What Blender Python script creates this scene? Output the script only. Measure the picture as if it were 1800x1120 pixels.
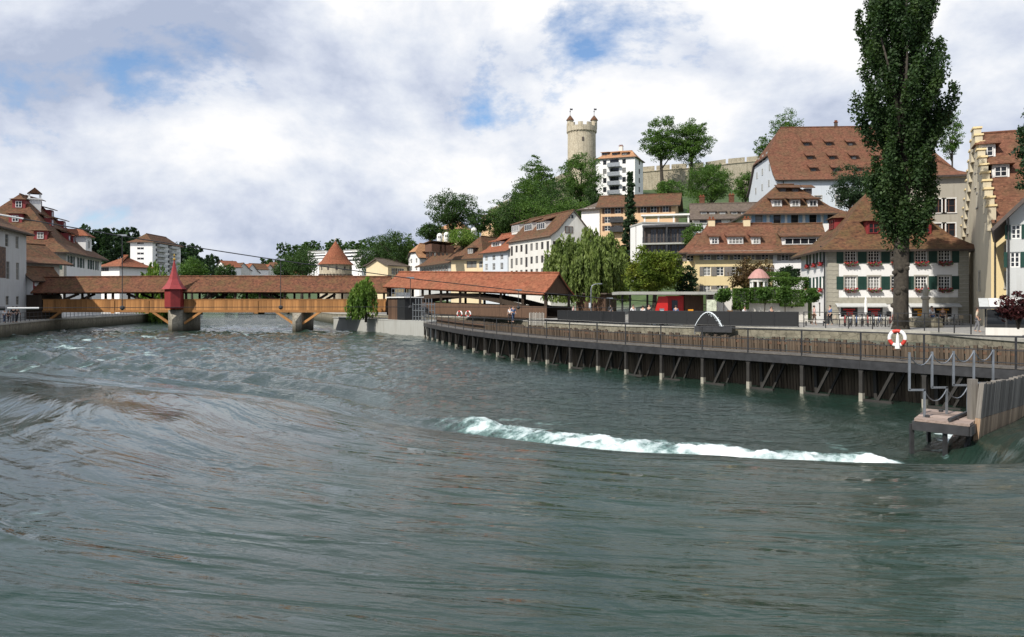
import bpy, bmesh, math, random
import numpy as np
from mathutils import Vector, Matrix
R = math.radians
scn = bpy.context.scene
for o in list(bpy.data.objects): bpy.data.objects.remove(o)
COL = scn.collection
# ------------------------------------------------------------------ camera
F, CX, HY, CAMZ = 1440.0, 900.0, 530.0, 4.0      # focal length in photo pixels, principal column, horizon row, eye height
cam_d = bpy.data.cameras.new('camera'); cam = bpy.data.objects.new('camera', cam_d); COL.objects.link(cam)
cam.location = (0, 0, CAMZ); cam.rotation_euler = (R(90), 0, 0)
cam_d.sensor_width = 36; cam_d.lens = 36*F/1800; cam_d.shift_y = -(560-HY)/1800
cam_d.clip_start = 0.1; cam_d.clip_end = 6000
scn.camera = cam
# ------------------------------------------------------------------ sky and sun
SUN_EL, SUN_AZ = 44.0, 224.0    # azimuth clockwise from +Y: the sun stands behind the camera, to its left
w = bpy.data.worlds.new('World'); scn.world = w; w.use_nodes = True
nt = w.node_tree; nt.nodes.clear()
def N(nt, t, **kw):
    n = nt.nodes.new(t)
    for k, v in kw.items():
        if k.startswith('i_'):
            n.inputs[int(k[2:]) if k[2:].isdigit() else k[2:].replace('_', ' ')].default_value = v
        else: setattr(n, k, v)
    return n
def ramp(nt, stops, src=None, interp='LINEAR'):
    n = nt.nodes.new('ShaderNodeValToRGB'); n.color_ramp.interpolation = interp
    e = n.color_ramp.elements
    while len(e) < len(stops): e.new(0.5)
    for i, (p, c) in enumerate(stops):
        e[i].position = p; e[i].color = (c, c, c, 1) if isinstance(c, (int, float)) else (*c, 1)
    if src is not None: nt.links.new(src, n.inputs[0])
    return n
sky = N(nt, 'ShaderNodeTexSky', sky_type='NISHITA', sun_disc=False, sun_elevation=R(SUN_EL), sun_rotation=R(SUN_AZ), altitude=430, ozone_density=4.0, dust_density=0.4)
tc = N(nt, 'ShaderNodeTexCoord')
def cloud_noise(loc, scale, detail, rough, zs):
    m_ = N(nt, 'ShaderNodeMapping'); m_.inputs['Scale'].default_value = (1.0, 1.0, zs); m_.inputs['Location'].default_value = loc
    nt.links.new(tc.outputs['Generated'], m_.inputs[0]); n_ = N(nt, 'ShaderNodeTexNoise', i_Scale=scale, i_Detail=detail, i_Roughness=rough, i_Distortion=0.15)
    nt.links.new(m_.outputs[0], n_.inputs['Vector']); return n_.outputs[0]
def mth(op, a_, b_, c_=None):
    m_ = N(nt, 'ShaderNodeMath', operation=op)
    for i, v_ in enumerate((a_, b_, c_)):
        if v_ is None: continue
        if isinstance(v_, (int, float)): m_.inputs[i].default_value = v_
        else: nt.links.new(v_, m_.inputs[i])
    return m_.outputs[0]
CL = (3.3, 0.75, 0.2)
n1 = cloud_noise(CL, 3.1, 12.0, 0.60, 1.5); n1u = cloud_noise((CL[0], CL[1]-0.02, CL[2]+0.10), 3.1, 7.0, 0.5, 1.5)
cover = ramp(nt, [(0.365, 0.0), (0.44, 1.0)], n1)
n2 = cloud_noise((7.3, 1.2, 0.9), 2.1, 6.0, 0.5, 1.9)
light = mth('ADD', mth('MULTIPLY', mth('SUBTRACT', n1, n1u), 1.5), n2)      # tops bright, undersides grey
ccol = ramp(nt, [(0.35, (0.42, 0.48, 0.62)), (0.47, (0.58, 0.63, 0.75)), (0.58, (0.72, 0.76, 0.84)), (0.74, (0.94, 0.94, 0.95))], light)
skys = N(nt, 'ShaderNodeMix', data_type='RGBA', blend_type='MULTIPLY'); skys.inputs[0].default_value = 1.0
nt.links.new(sky.outputs[0], skys.inputs[6]); skys.inputs[7].default_value = (0.14, 0.14, 0.14, 1)
mx = N(nt, 'ShaderNodeMix', data_type='RGBA')
nt.links.new(cover.outputs[0], mx.inputs[0]); nt.links.new(skys.outputs[2], mx.inputs[6]); nt.links.new(ccol.outputs[0], mx.inputs[7])
bg = N(nt, 'ShaderNodeBackground'); bg.inputs[1].default_value = 1.0
wo = N(nt, 'ShaderNodeOutputWorld')
nt.links.new(mx.outputs[2], bg.inputs[0]); nt.links.new(bg.outputs[0], wo.inputs[0])
sd = bpy.data.lights.new('sun', 'SUN'); sd.energy = 4.6; sd.angle = R(0.6); sd.color = (1.0, 0.95, 0.87)
sun = bpy.data.objects.new('sun', sd); COL.objects.link(sun)
sdir = Vector((math.sin(R(SUN_AZ))*math.cos(R(SUN_EL)), math.cos(R(SUN_AZ))*math.cos(R(SUN_EL)), math.sin(R(SUN_EL))))
sun.rotation_euler = (-sdir).to_track_quat('-Z', 'Y').to_euler(); sun.location = (0, -40, 80)
vs = scn.view_settings; vs.view_transform = 'Standard'; vs.look = 'None'; vs.gamma = 1.0; vs.exposure = 0.12; vs.use_curve_mapping = False
scn.render.engine = 'CYCLES'
scn.cycles.max_bounces = 6; scn.cycles.diffuse_bounces = 2; scn.cycles.glossy_bounces = 3; scn.cycles.transmission_bounces = 3
scn.cycles.transparent_max_bounces = 6; scn.cycles.caustics_reflective = False; scn.cycles.caustics_refractive = False

# ------------------------------------------------------------------ helpers
rng = np.random.default_rng(7); rnd = random.Random(11)
def PX(px, D): return (px-CX)/F*D
def PZ(py, D): return CAMZ+(HY-py)/F*D
def P(px, py, D): return Vector((PX(px, D), D, PZ(py, D)))
def tag(o, label=None, cat=None, group=None, kind=None):
    if label: o['label'] = label
    if cat: o['category'] = cat
    if group: o['group'] = group
    if kind: o['kind'] = kind
    return o
def thing(name, label, cat, loc=(0, 0, 0), rz=0.0, group=None):
    o = bpy.data.objects.new(name, None); COL.objects.link(o)
    o.location = loc; o.rotation_euler = (0, 0, rz); o.empty_display_size = 0.3
    return tag(o, label, cat, group)
def place(name, mesh, parent=None, loc=(0, 0, 0), rz=0.0):
    o = bpy.data.objects.new(name, mesh); COL.objects.link(o)
    if parent is not None: o.parent = parent
    o.location = loc; o.rotation_euler = (0, 0, rz)
    return o
class MB:
    def __init__(s): s.v = []; s.f = []; s.m = []
    def add(s, vs, fs, mi=0):
        b = len(s.v); s.v += [tuple(p) for p in vs]
        for f in fs: s.f.append(tuple(b+i for i in f)); s.m.append(mi)
        return s
    def quad(s, a, b, c, d, mi=0): return s.add([a, b, c, d], [(0, 1, 2, 3)], mi)
    def poly(s, pts, mi=0): return s.add(pts, [tuple(range(len(pts)))], mi)
    def box(s, x0, x1, y0, y1, z0, z1, mi=0):
        return s.add([(x0,y0,z0),(x1,y0,z0),(x1,y1,z0),(x0,y1,z0),(x0,y0,z1),(x1,y0,z1),(x1,y1,z1),(x0,y1,z1)],
                     [(0,3,2,1),(4,5,6,7),(0,1,5,4),(1,2,6,5),(2,3,7,6),(3,0,4,7)], mi)
    def bar(s, p, q, wd, ht=None, mi=0, up=(0, 0, 1)):
        p = Vector(p); q = Vector(q); ht = ht or wd
        t = (q-p).normalized(); up = Vector(up)
        if abs(t.dot(up)) > 0.98: up = Vector((0, 1, 0))
        a = t.cross(up).normalized()*wd/2; b = a.cross(t).normalized()*ht/2
        return s.add([p-a-b, p+a-b, p+a+b, p-a+b, q-a-b, q+a-b, q+a+b, q-a+b],
                     [(0,1,2,3),(4,7,6,5),(0,4,5,1),(1,5,6,2),(2,6,7,3),(3,7,4,0)], mi)
    def tube(s, pts, r, n=6, mi=0, cap=True):
        pts = [Vector(p) for p in pts]; k = len(pts); rr = r if hasattr(r, '__len__') else [r]*k
        b = len(s.v); prev = None
        for i, p in enumerate(pts):
            t = (pts[min(i+1, k-1)]-pts[max(i-1, 0)]).normalized()
            ref = prev if prev is not None else (Vector((1, 0, 0)) if abs(t.z) > 0.9 else Vector((0, 0, 1)))
            a = (ref-t*ref.dot(t)); a = a.normalized() if a.length > 1e-6 else t.orthogonal().normalized()
            prev = a; c = t.cross(a)
            for j in range(n):
                an = 2*math.pi*j/n; s.v.append(tuple(p+(a*math.cos(an)+c*math.sin(an))*rr[i]))
        for i in range(k-1):
            for j in range(n):
                s.f.append((b+i*n+j, b+i*n+(j+1) % n, b+(i+1)*n+(j+1) % n, b+(i+1)*n+j)); s.m.append(mi)
        if cap:
            s.f.append(tuple(b+j for j in reversed(range(n)))); s.m.append(mi)
            s.f.append(tuple(b+(k-1)*n+j for j in range(n))); s.m.append(mi)
        return s
    def lathe(s, prof, n=16, mi=0, c=(0, 0, 0), a0=0.0):
        b = len(s.v); k = len(prof)
        for (r, z) in prof:
            for j in range(n):
                an = a0+2*math.pi*j/n; s.v.append((c[0]+r*math.cos(an), c[1]+r*math.sin(an), c[2]+z))
        for i in range(k-1):
            for j in range(n):
                s.f.append((b+i*n+j, b+i*n+(j+1) % n, b+(i+1)*n+(j+1) % n, b+(i+1)*n+j)); s.m.append(mi)
        s.f.append(tuple(b+(k-1)*n+j for j in range(n))); s.m.append(mi)
        return s
    def mesh(s, mats, smooth=False, name='mesh'):
        me = bpy.data.meshes.new(name); me.from_pydata(s.v, [], s.f)
        mats = mats if isinstance(mats, (list, tuple)) else [mats]
        for m in mats: me.materials.append(m)
        me.polygons.foreach_set('material_index', s.m)
        if smooth: me.polygons.foreach_set('use_smooth', [True]*len(s.f))
        me.update(); return me
    def build(s, name, mats, parent=None, smooth=False, loc=(0, 0, 0), rz=0.0):
        return place(name, s.mesh(mats, smooth, name), parent, loc, rz)

# ------------------------------------------------------------------ materials
def new_mat(name):
    m = bpy.data.materials.new(name); m.use_nodes = True; t = m.node_tree; t.nodes.clear()
    out = t.nodes.new('ShaderNodeOutputMaterial'); p = t.nodes.new('ShaderNodeBsdfPrincipled')
    t.links.new(p.outputs[0], out.inputs[0]); return m, t, p
def coords(t, scale=(1, 1, 1), kind='Object'):
    c = N(t, 'ShaderNodeTexCoord'); mpn = N(t, 'ShaderNodeMapping'); mpn.inputs['Scale'].default_value = scale
    t.links.new(c.outputs[kind], mpn.inputs[0]); return mpn.outputs[0]
def noise(t, vec, scale, detail=4.0, rough=0.55, dist=0.0):
    n = N(t, 'ShaderNodeTexNoise', i_Scale=scale, i_Detail=detail, i_Roughness=rough, i_Distortion=dist); t.links.new(vec, n.inputs['Vector']); return n.outputs[0]
def mixc(t, fac, a, b, mode='MIX'):
    m = N(t, 'ShaderNodeMix', data_type='RGBA', blend_type=mode)
    for sock, v in ((0, fac), (6, a), (7, b)):
        if hasattr(v, 'links') or hasattr(v, 'is_linked'): t.links.new(v, m.inputs[sock])
        else: m.inputs[sock].default_value = v if sock == 0 else (*v, 1)
    return m.outputs[2]
def bump(t, p, h, strength=0.3, dist=0.05):
    b = N(t, 'ShaderNodeBump'); b.inputs['Strength'].default_value = strength; b.inputs['Distance'].default_value = dist
    t.links.new(h, b.inputs['Height']); t.links.new(b.outputs[0], p.inputs['Normal'])
def plain(name, c, rough=0.6, metal=0.0, var=0.15, scale=3.0, spec=0.5):
    m, t, p = new_mat(name)
    v = coords(t); n = noise(t, v, scale)
    r = ramp(t, [(0.3, tuple(x*(1-var) for x in c)), (0.7, tuple(min(1, x*(1+var)) for x in c))], n)
    t.links.new(r.outputs[0], p.inputs['Base Color'])
    p.inputs['Roughness'].default_value = rough; p.inputs['Metallic'].default_value = metal; p.inputs['Specular IOR Level'].default_value = spec
    return m
def plaster(name, c, dirt=(0.35, 0.32, 0.28), amt=0.35):
    m, t, p = new_mat(name)
    v = coords(t); a = noise(t, v, 0.6, 6); s = noise(t, coords(t, (2.2, 2.2, 0.16)), 1.3, 5)
    r1 = ramp(t, [(0.35, 0.0), (0.75, 1.0)], a); r2 = ramp(t, [(0.5, 0.0), (0.8, 1.0)], s)
    mu = N(t, 'ShaderNodeMath', operation='MULTIPLY_ADD'); t.links.new(r2.outputs[0], mu.inputs[0]); mu.inputs[1].default_value = amt
    m2 = N(t, 'ShaderNodeMath', operation='MULTIPLY'); t.links.new(r1.outputs[0], m2.inputs[0]); m2.inputs[1].default_value = amt*0.45
    t.links.new(m2.outputs[0], mu.inputs[2])
    col = mixc(t, mu.outputs[0], c, tuple(x*d*1.6 for x, d in zip(c, dirt)))
    t.links.new(col, p.inputs['Base Color']); p.inputs['Roughness'].default_value = 0.9; p.inputs['Specular IOR Level'].default_value = 0.2
    bump(t, p, noise(t, v, 9.0, 4), 0.25, 0.02)
    return m
def tiles(name, cols, moss=(0.09, 0.085, 0.04), mossamt=0.5, course=0.17):
    m, t, p = new_mat(name)
    v = coords(t)
    vo = N(t, 'ShaderNodeTexVoronoi', i_Scale=1.0); t.links.new(coords(t, (4.2, 4.2, 7.0)), vo.inputs['Vector'])
    sp = N(t, 'ShaderNodeSeparateColor'); t.links.new(vo.outputs['Color'], sp.inputs[0])
    k = len(cols)
    r = ramp(t, [(i/(k-1), c) for i, c in enumerate(cols)], sp.outputs[0])
    big = noise(t, v, 0.55, 6, 0.62); rb = ramp(t, [(0.42, 0.0), (0.68, 1.0)], big)
    mm = N(t, 'ShaderNodeMath', operation='MULTIPLY'); t.links.new(rb.outputs[0], mm.inputs[0]); mm.inputs[1].default_value = mossamt
    col = mixc(t, mm.outputs[0], r.outputs[0], moss)
    med = noise(t, v, 2.2, 5, 0.6); col = mixc(t, 0.55, col, ramp(t, [(0.3, 0.45), (0.7, 1.25)], med).outputs[0], 'MULTIPLY')
    t.links.new(col, p.inputs['Base Color']); p.inputs['Roughness'].default_value = 0.85; p.inputs['Specular IOR Level'].default_value = 0.25
    sx = N(t, 'ShaderNodeSeparateXYZ'); t.links.new(v, sx.inputs[0])
    dv = N(t, 'ShaderNodeMath', operation='DIVIDE'); t.links.new(sx.outputs[2], dv.inputs[0]); dv.inputs[1].default_value = course
    fr = N(t, 'ShaderNodeMath', operation='FRACT'); t.links.new(dv.outputs[0], fr.inputs[0])
    ad = N(t, 'ShaderNodeMath', operation='ADD'); t.links.new(fr.outputs[0], ad.inputs[0]); t.links.new(sp.outputs[1], ad.inputs[1])
    bump(t, p, ad.outputs[0], 0.8, 0.05)
    return m
def wood(name, c1, c2, rough=0.75, scale=(9, 9, 0.5)):
    m, t, p = new_mat(name)
    n = noise(t, coords(t, scale), 2.0, 5, 0.6); g = N(t, 'ShaderNodeObjectInfo')
    r = ramp(t, [(0.3, c1), (0.72, c2)], n)
    rr = ramp(t, [(0.0, 0.62), (1.0, 1.25)], g.outputs['Random'])
    col = mixc(t, 1.0, r.outputs[0], rr.outputs[0], 'MULTIPLY')
    t.links.new(col, p.inputs['Base Color']); p.inputs['Roughness'].default_value = rough; p.inputs['Specular IOR Level'].default_value = 0.3
    bump(t, p, n, 0.3, 0.02); return m
def stone(name, c1, c2, cell=2.2, algae=None, depth=0.05):
    m, t, p = new_mat(name)
    v = coords(t); vo = N(t, 'ShaderNodeTexVoronoi', i_Scale=cell, feature='DISTANCE_TO_EDGE'); t.links.new(coords(t, (1, 1, 1.6)), vo.inputs['Vector'])
    n = noise(t, v, 1.1, 7, 0.65); r = ramp(t, [(0.3, c1), (0.7, c2)], n)
    col = r.outputs[0]
    e = ramp(t, [(0.0, 0.6), (0.06, 1.0)], vo.outputs[0]); col = mixc(t, 1.0, col, e.outputs[0], 'MULTIPLY')
    st = ramp(t, [(0.5, 1.0), (0.75, 0.45)], noise(t, coords(t, (1.4, 1.4, 0.12)), 1.5, 5)); col = mixc(t, 0.7, col, st.outputs[0], 'MULTIPLY')
    if algae:
        g = N(t, 'ShaderNodeNewGeometry'); sx = N(t, 'ShaderNodeSeparateXYZ'); t.links.new(g.outputs['Position'], sx.inputs[0])
        ra = ramp(t, [(0.0, 1.0), (0.5, 0.6), (1.0, 0.0)], None)
        mr = N(t, 'ShaderNodeMapRange'); mr.inputs[1].default_value = 0.0; mr.inputs[2].default_value = 1.1; t.links.new(sx.outputs[2], mr.inputs[0])
        t.links.new(mr.outputs[0], ra.inputs[0]); col = mixc(t, ra.outputs[0], col, algae)
    t.links.new(col, p.inputs['Base Color']); p.inputs['Roughness'].default_value = 0.9; p.inputs['Specular IOR Level'].default_value = 0.25
    bump(t, p, vo.outputs[0], 0.5, depth); return m
def foliage(name, c1, c2, c3):
    m, t, p = new_mat(name)
    out = [n for n in t.nodes if n.type == 'OUTPUT_MATERIAL'][0]
    g = N(t, 'ShaderNodeNewGeometry'); n = noise(t, coords(t), 0.55, 3)
    r = ramp(t, [(0.3, c1), (0.5, c2), (0.72, c3)], n)
    rr = ramp(t, [(0.0, 0.6), (1.0, 1.4)], g.outputs['Random Per Island'])
    col = mixc(t, 1.0, r.outputs[0], rr.outputs[0], 'MULTIPLY')
    t.links.new(col, p.inputs['Base Color']); p.inputs['Roughness'].default_value = 0.6; p.inputs['Specular IOR Level'].default_value = 0.25
    tr = N(t, 'ShaderNodeBsdfTranslucent'); t.links.new(mixc(t, 1.0, col, (1.3, 1.5, 0.6), 'MULTIPLY'), tr.inputs[0])
    ms = N(t, 'ShaderNodeMixShader'); ms.inputs[0].default_value = 0.3
    t.links.new(p.outputs[0], ms.inputs[1]); t.links.new(tr.outputs[0], ms.inputs[2]); t.links.new(ms.outputs[0], out.inputs[0])
    return m
def louvre(name, c):
    m, t, p = new_mat(name)
    v = coords(t); sx = N(t, 'ShaderNodeSeparateXYZ'); t.links.new(v, sx.inputs[0])
    dv = N(t, 'ShaderNodeMath', operation='MULTIPLY'); t.links.new(sx.outputs[2], dv.inputs[0]); dv.inputs[1].default_value = 14
    fr = N(t, 'ShaderNodeMath', operation='FRACT'); t.links.new(dv.outputs[0], fr.inputs[0])
    n = noise(t, v, 2.0); t.links.new(mixc(t, n, tuple(x*0.8 for x in c), tuple(x*1.2 for x in c)), p.inputs['Base Color'])
    p.inputs['Roughness'].default_value = 0.55; bump(t, p, fr.outputs[0], 0.6, 0.03); return m
M = {}
M['white'] = plaster('plaster_white', (0.81, 0.80, 0.78), amt=0.2)
M['white2'] = plaster('plaster_offwhite', (0.68, 0.66, 0.61), amt=0.4)
M['greywall'] = plaster('plaster_grey', (0.50, 0.51, 0.50), amt=0.4)
M['paleblue'] = plaster('plaster_paleblue', (0.58, 0.62, 0.66), amt=0.25)
M['cream'] = plaster('plaster_cream', (0.70, 0.58, 0.38), amt=0.3)
M['creamgrey'] = plaster('plaster_creamgrey', (0.56, 0.50, 0.37), amt=0.35)
M['yellow'] = plaster('plaster_yellow', (0.74, 0.60, 0.34), amt=0.22)
M['peach'] = plaster('plaster_peach', (0.72, 0.49, 0.30), amt=0.3)
M['taupe'] = plaster('plaster_taupe', (0.36, 0.33, 0.27), amt=0.45)
M['sand'] = stone('sandstone', (0.42, 0.36, 0.26), (0.56, 0.50, 0.38), 1.3, depth=0.03)
M['quoin'] = plain('quoin_stone', (0.34, 0.32, 0.26), 0.85)
M['trim'] = plain('trim_stone', (0.38, 0.36, 0.31), 0.85)
M['conc'] = plaster('concrete', (0.40, 0.40, 0.37), amt=0.5)
M['quay'] = stone('quay_stone', (0.15, 0.135, 0.10), (0.30, 0.27, 0.20), 1.4, (0.035, 0.035, 0.02))
M['pierst'] = stone('pier_stone', (0.22, 0.20, 0.16), (0.36, 0.33, 0.27), 1.2, (0.05, 0.045, 0.03))
M['pave'] = plain('paving', (0.27, 0.26, 0.245), 0.9, var=0.2, scale=1.2)
M['grass'] = plain('hill_grass', (0.05, 0.085, 0.022), 0.95, var=0.4, scale=0.4)
M['roofR'] = tiles('tiles_red', [(0.11, 0.046, 0.027), (0.17, 0.072, 0.042), (0.215, 0.092, 0.054), (0.14, 0.058, 0.036)], mossamt=0.4)
M['roofB'] = tiles('tiles_brown', [(0.085, 0.045, 0.026), (0.14, 0.07, 0.04), (0.19, 0.085, 0.045), (0.11, 0.055, 0.033)], mossamt=0.5)
M['roofO'] = tiles('tiles_orange', [(0.21, 0.066, 0.034), (0.285, 0.096, 0.05), (0.33, 0.118, 0.062), (0.24, 0.08, 0.042)], mossamt=0.3)
M['roofP'] = tiles('tiles_pale', [(0.40, 0.21, 0.11), (0.48, 0.26, 0.14), (0.44, 0.23, 0.12)], mossamt=0.2)
M['roofM'] = tiles('tiles_mossy', [(0.075, 0.034, 0.02), (0.145, 0.066, 0.036), (0.18, 0.088, 0.044), (0.10, 0.05, 0.028)], (0.085, 0.078, 0.03), 0.7)
M['roofBr'] = tiles('tiles_bridge', [(0.085, 0.036, 0.022), (0.16, 0.062, 0.036), (0.21, 0.085, 0.045), (0.12, 0.05, 0.03)], (0.10, 0.085, 0.03), 0.5)
M['slate'] = tiles('tiles_slate', [(0.11, 0.085, 0.07), (0.16, 0.125, 0.10), (0.13, 0.10, 0.085)], mossamt=0.3)
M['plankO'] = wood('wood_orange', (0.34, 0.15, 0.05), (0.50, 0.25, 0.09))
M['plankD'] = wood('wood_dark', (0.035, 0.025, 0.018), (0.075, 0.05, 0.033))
M['plankB'] = wood('wood_brown', (0.07, 0.042, 0.027), (0.14, 0.08, 0.05))
M['needle'] = wood('needle_wood', (0.055, 0.040, 0.028), (0.15, 0.112, 0.078))
M['needleS'] = wood('stub_needle_wood', (0.13, 0.115, 0.10), (0.25, 0.23, 0.20))
M['needleW'] = wood('needle_wet_end', (0.22, 0.11, 0.05), (0.42, 0.34, 0.25))
M['board'] = wood('platform_board', (0.24, 0.18, 0.15), (0.40, 0.31, 0.26), scale=(1.2, 9, 9))
M['deckg'] = wood('walkway_deck', (0.10, 0.09, 0.08), (0.19, 0.175, 0.155), scale=(2, 2, 2))
M['deckb'] = wood('deck_board', (0.30, 0.28, 0.25), (0.45, 0.42, 0.37), scale=(2, 2, 2))
M['steel'] = plain('painted_steel_dark', (0.045, 0.045, 0.047), 0.5, 0.3, 0.3)
M['steelg'] = plain('galvanised_steel', (0.27, 0.29, 0.31), 0.45, 0.6, 0.2)
M['column'] = plain('column_steel', (0.035, 0.032, 0.028), 0.65, 0.1, 0.35, 1.5)
M['black'] = plain('black_banner', (0.008, 0.009, 0.010), 0.7, 0, 0.2)
M['glass'] = plain('window_glass', (0.018, 0.022, 0.027), 0.06, 0, 0.3, 0.8, 0.6)
m, t, p = new_mat('window_glass_curtain')
oi = N(t, 'ShaderNodeObjectInfo'); cr = ramp(t, [(0.0, (0.015, 0.018, 0.022)), (0.62, (0.03, 0.034, 0.04)), (0.72, (0.20, 0.20, 0.19)), (1.0, (0.10, 0.10, 0.10))], oi.outputs['Random'], 'CONSTANT')
t.links.new(cr.outputs[0], p.inputs['Base Color']); p.inputs['Roughness'].default_value = 0.05; M['glass'] = m
M['frameW'] = plain('frame_white', (0.74, 0.73, 0.70), 0.5, 0, 0.06)
M['frameD'] = plain('frame_dark', (0.08, 0.06, 0.05), 0.6)
M['green'] = louvre('shutter_green', (0.012, 0.055, 0.042))
M['greyS'] = louvre('shutter_grey', (0.24, 0.22, 0.20))
M['blueS'] = louvre('shutter_blue', (0.24, 0.38, 0.55))
M['brownS'] = louvre('shutter_brown', (0.13, 0.06, 0.035))
M['redw'] = plain('red_painted_wood', (0.22, 0.022, 0.022), 0.6)
M['red'] = plain('red_paint', (0.55, 0.018, 0.014), 0.45, 0, 0.06)
M['redroof'] = plain('red_sheet_roof', (0.28, 0.035, 0.035), 0.5, 0, 0.12)
M['flower'] = plain('red_flowers', (0.42, 0.02, 0.03), 0.7, 0, 0.4, 14)
M['orange'] = plain('orange_paint', (0.72, 0.30, 0.02), 0.5, 0, 0.05)
M['gold'] = plain('gilded', (0.7, 0.45, 0.12), 0.3, 1.0, 0.05)
M['pink'] = plain('pink_copper_dome', (0.42, 0.22, 0.19), 0.6, 0, 0.1)
M['bark'] = plain('bark', (0.048, 0.040, 0.030), 0.95, 0, 0.4, 5)
M['jet'] = plain('water_jet', (0.75, 0.8, 0.82), 0.2, 0, 0.05)
M['buoyW'] = plain('buoy_white', (0.78, 0.77, 0.74), 0.5, 0, 0.06)
M['buoyR'] = plain('buoy_red', (0.50, 0.04, 0.025), 0.5, 0, 0.1)
M['skin'] = plain('skin', (0.50, 0.30, 0.21), 0.6, 0, 0.05)
M['hair'] = plain('hair', (0.05, 0.03, 0.02), 0.7)
M['poster'] = plain('poster_print', (0.60, 0.64, 0.50), 0.5, 0, 0.35, 4)
for k, c in dict(cwhite=(.75, .75, .76), cblack=(.02, .02, .025), cblue=(.09, .16, .32), cpink=(.62, .38, .36), cgrey=(.16, .16, .17), cbrown=(.12, .07, .05), cred=(.4, .05, .05), cjean=(.05, .08, .15), cbeige=(.5, .42, .32)).items():
    M[k] = plain('cloth_'+k[1:], c, 0.85, 0, 0.12)
M['lf_dark'] = foliage('leaf_dark', (0.022, 0.050, 0.014), (0.042, 0.085, 0.022), (0.080, 0.130, 0.035))
M['lf_pop'] = foliage('leaf_poplar', (0.018, 0.040, 0.014), (0.034, 0.066, 0.021), (0.062, 0.100, 0.032))
M['lf_mid'] = foliage('leaf_mid', (0.035, 0.080, 0.014), (0.070, 0.135, 0.025), (0.12, 0.19, 0.04))
M['lf_light'] = foliage('leaf_light', (0.06, 0.12, 0.02), (0.12, 0.20, 0.035), (0.19, 0.27, 0.05))
M['lf_will'] = foliage('leaf_willow', (0.085, 0.125, 0.03), (0.145, 0.195, 0.052), (0.22, 0.27, 0.08))
M['lf_gold'] = foliage('leaf_gold', (0.045, 0.085, 0.012), (0.12, 0.165, 0.022), (0.21, 0.22, 0.035))
M['lf_copper'] = foliage('leaf_copper', (0.04, 0.03, 0.015), (0.09, 0.05, 0.02), (0.10, 0.09, 0.03))
M['lf_red'] = foliage('leaf_purple', (0.03, 0.010, 0.012), (0.07, 0.018, 0.02), (0.11, 0.03, 0.03))
M['lf_con'] = foliage('leaf_conifer', (0.014, 0.034, 0.016), (0.028, 0.056, 0.024), (0.045, 0.078, 0.033))

# ------------------------------------------------------------------ water
def sstep(a, b, x):
    t = np.clip((x-a)/(b-a), 0, 1); return t*t*(3-2*t)
def vnoise(x, y, seed=0):
    xi = np.floor(x).astype(np.int64); yi = np.floor(y).astype(np.int64); fx = x-xi; fy = y-yi
    def h(a, b):
        n = (a*374761393+b*668265263+seed*1442695041) & 0xffffffff
        n = ((n ^ (n >> 13))*1274126177) & 0xffffffff
        return ((n ^ (n >> 16)) & 0xffff)/65535.0
    u = fx*fx*fx*(fx*(fx*6-15)+10); v = fy*fy*fy*(fy*(fy*6-15)+10)
    return (h(xi, yi)*(1-u)+h(xi+1, yi)*u)*(1-v)+(h(xi, yi+1)*(1-u)+h(xi+1, yi+1)*u)*v
def fbm(x, y, seed=0, oct=4, g=0.5):
    s = 0; a = 1.0; t = 0
    for i in range(oct):
        s = s+a*vnoise(x*2**i+17.3*i, y*2**i-9.1*i, seed+i); t += a; a *= g
    return s/t
ZU = 1.15
TOE = np.array([(-80, 66), (-45, 58), (-30, 50), (-16, 40), (-8, 33), (-2.3, 25.6), (1.6, 21.6), (4.4, 19.8), (7, 18.8), (9.1, 18.5), (10.4, 19.2), (11.5, 21.8), (12, 22.4), (14.7, 24.9), (18, 28.8), (30, 45), (60, 90)], float)
_tx = np.arange(-90, 70, .25); _ty = np.convolve(np.pad(np.interp(_tx, TOE[:, 0], TOE[:, 1]), 5, mode='edge'), np.hanning(11)/np.hanning(11).sum(), 'valid')
def toe(X): return np.interp(X, _tx, _ty)
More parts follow.
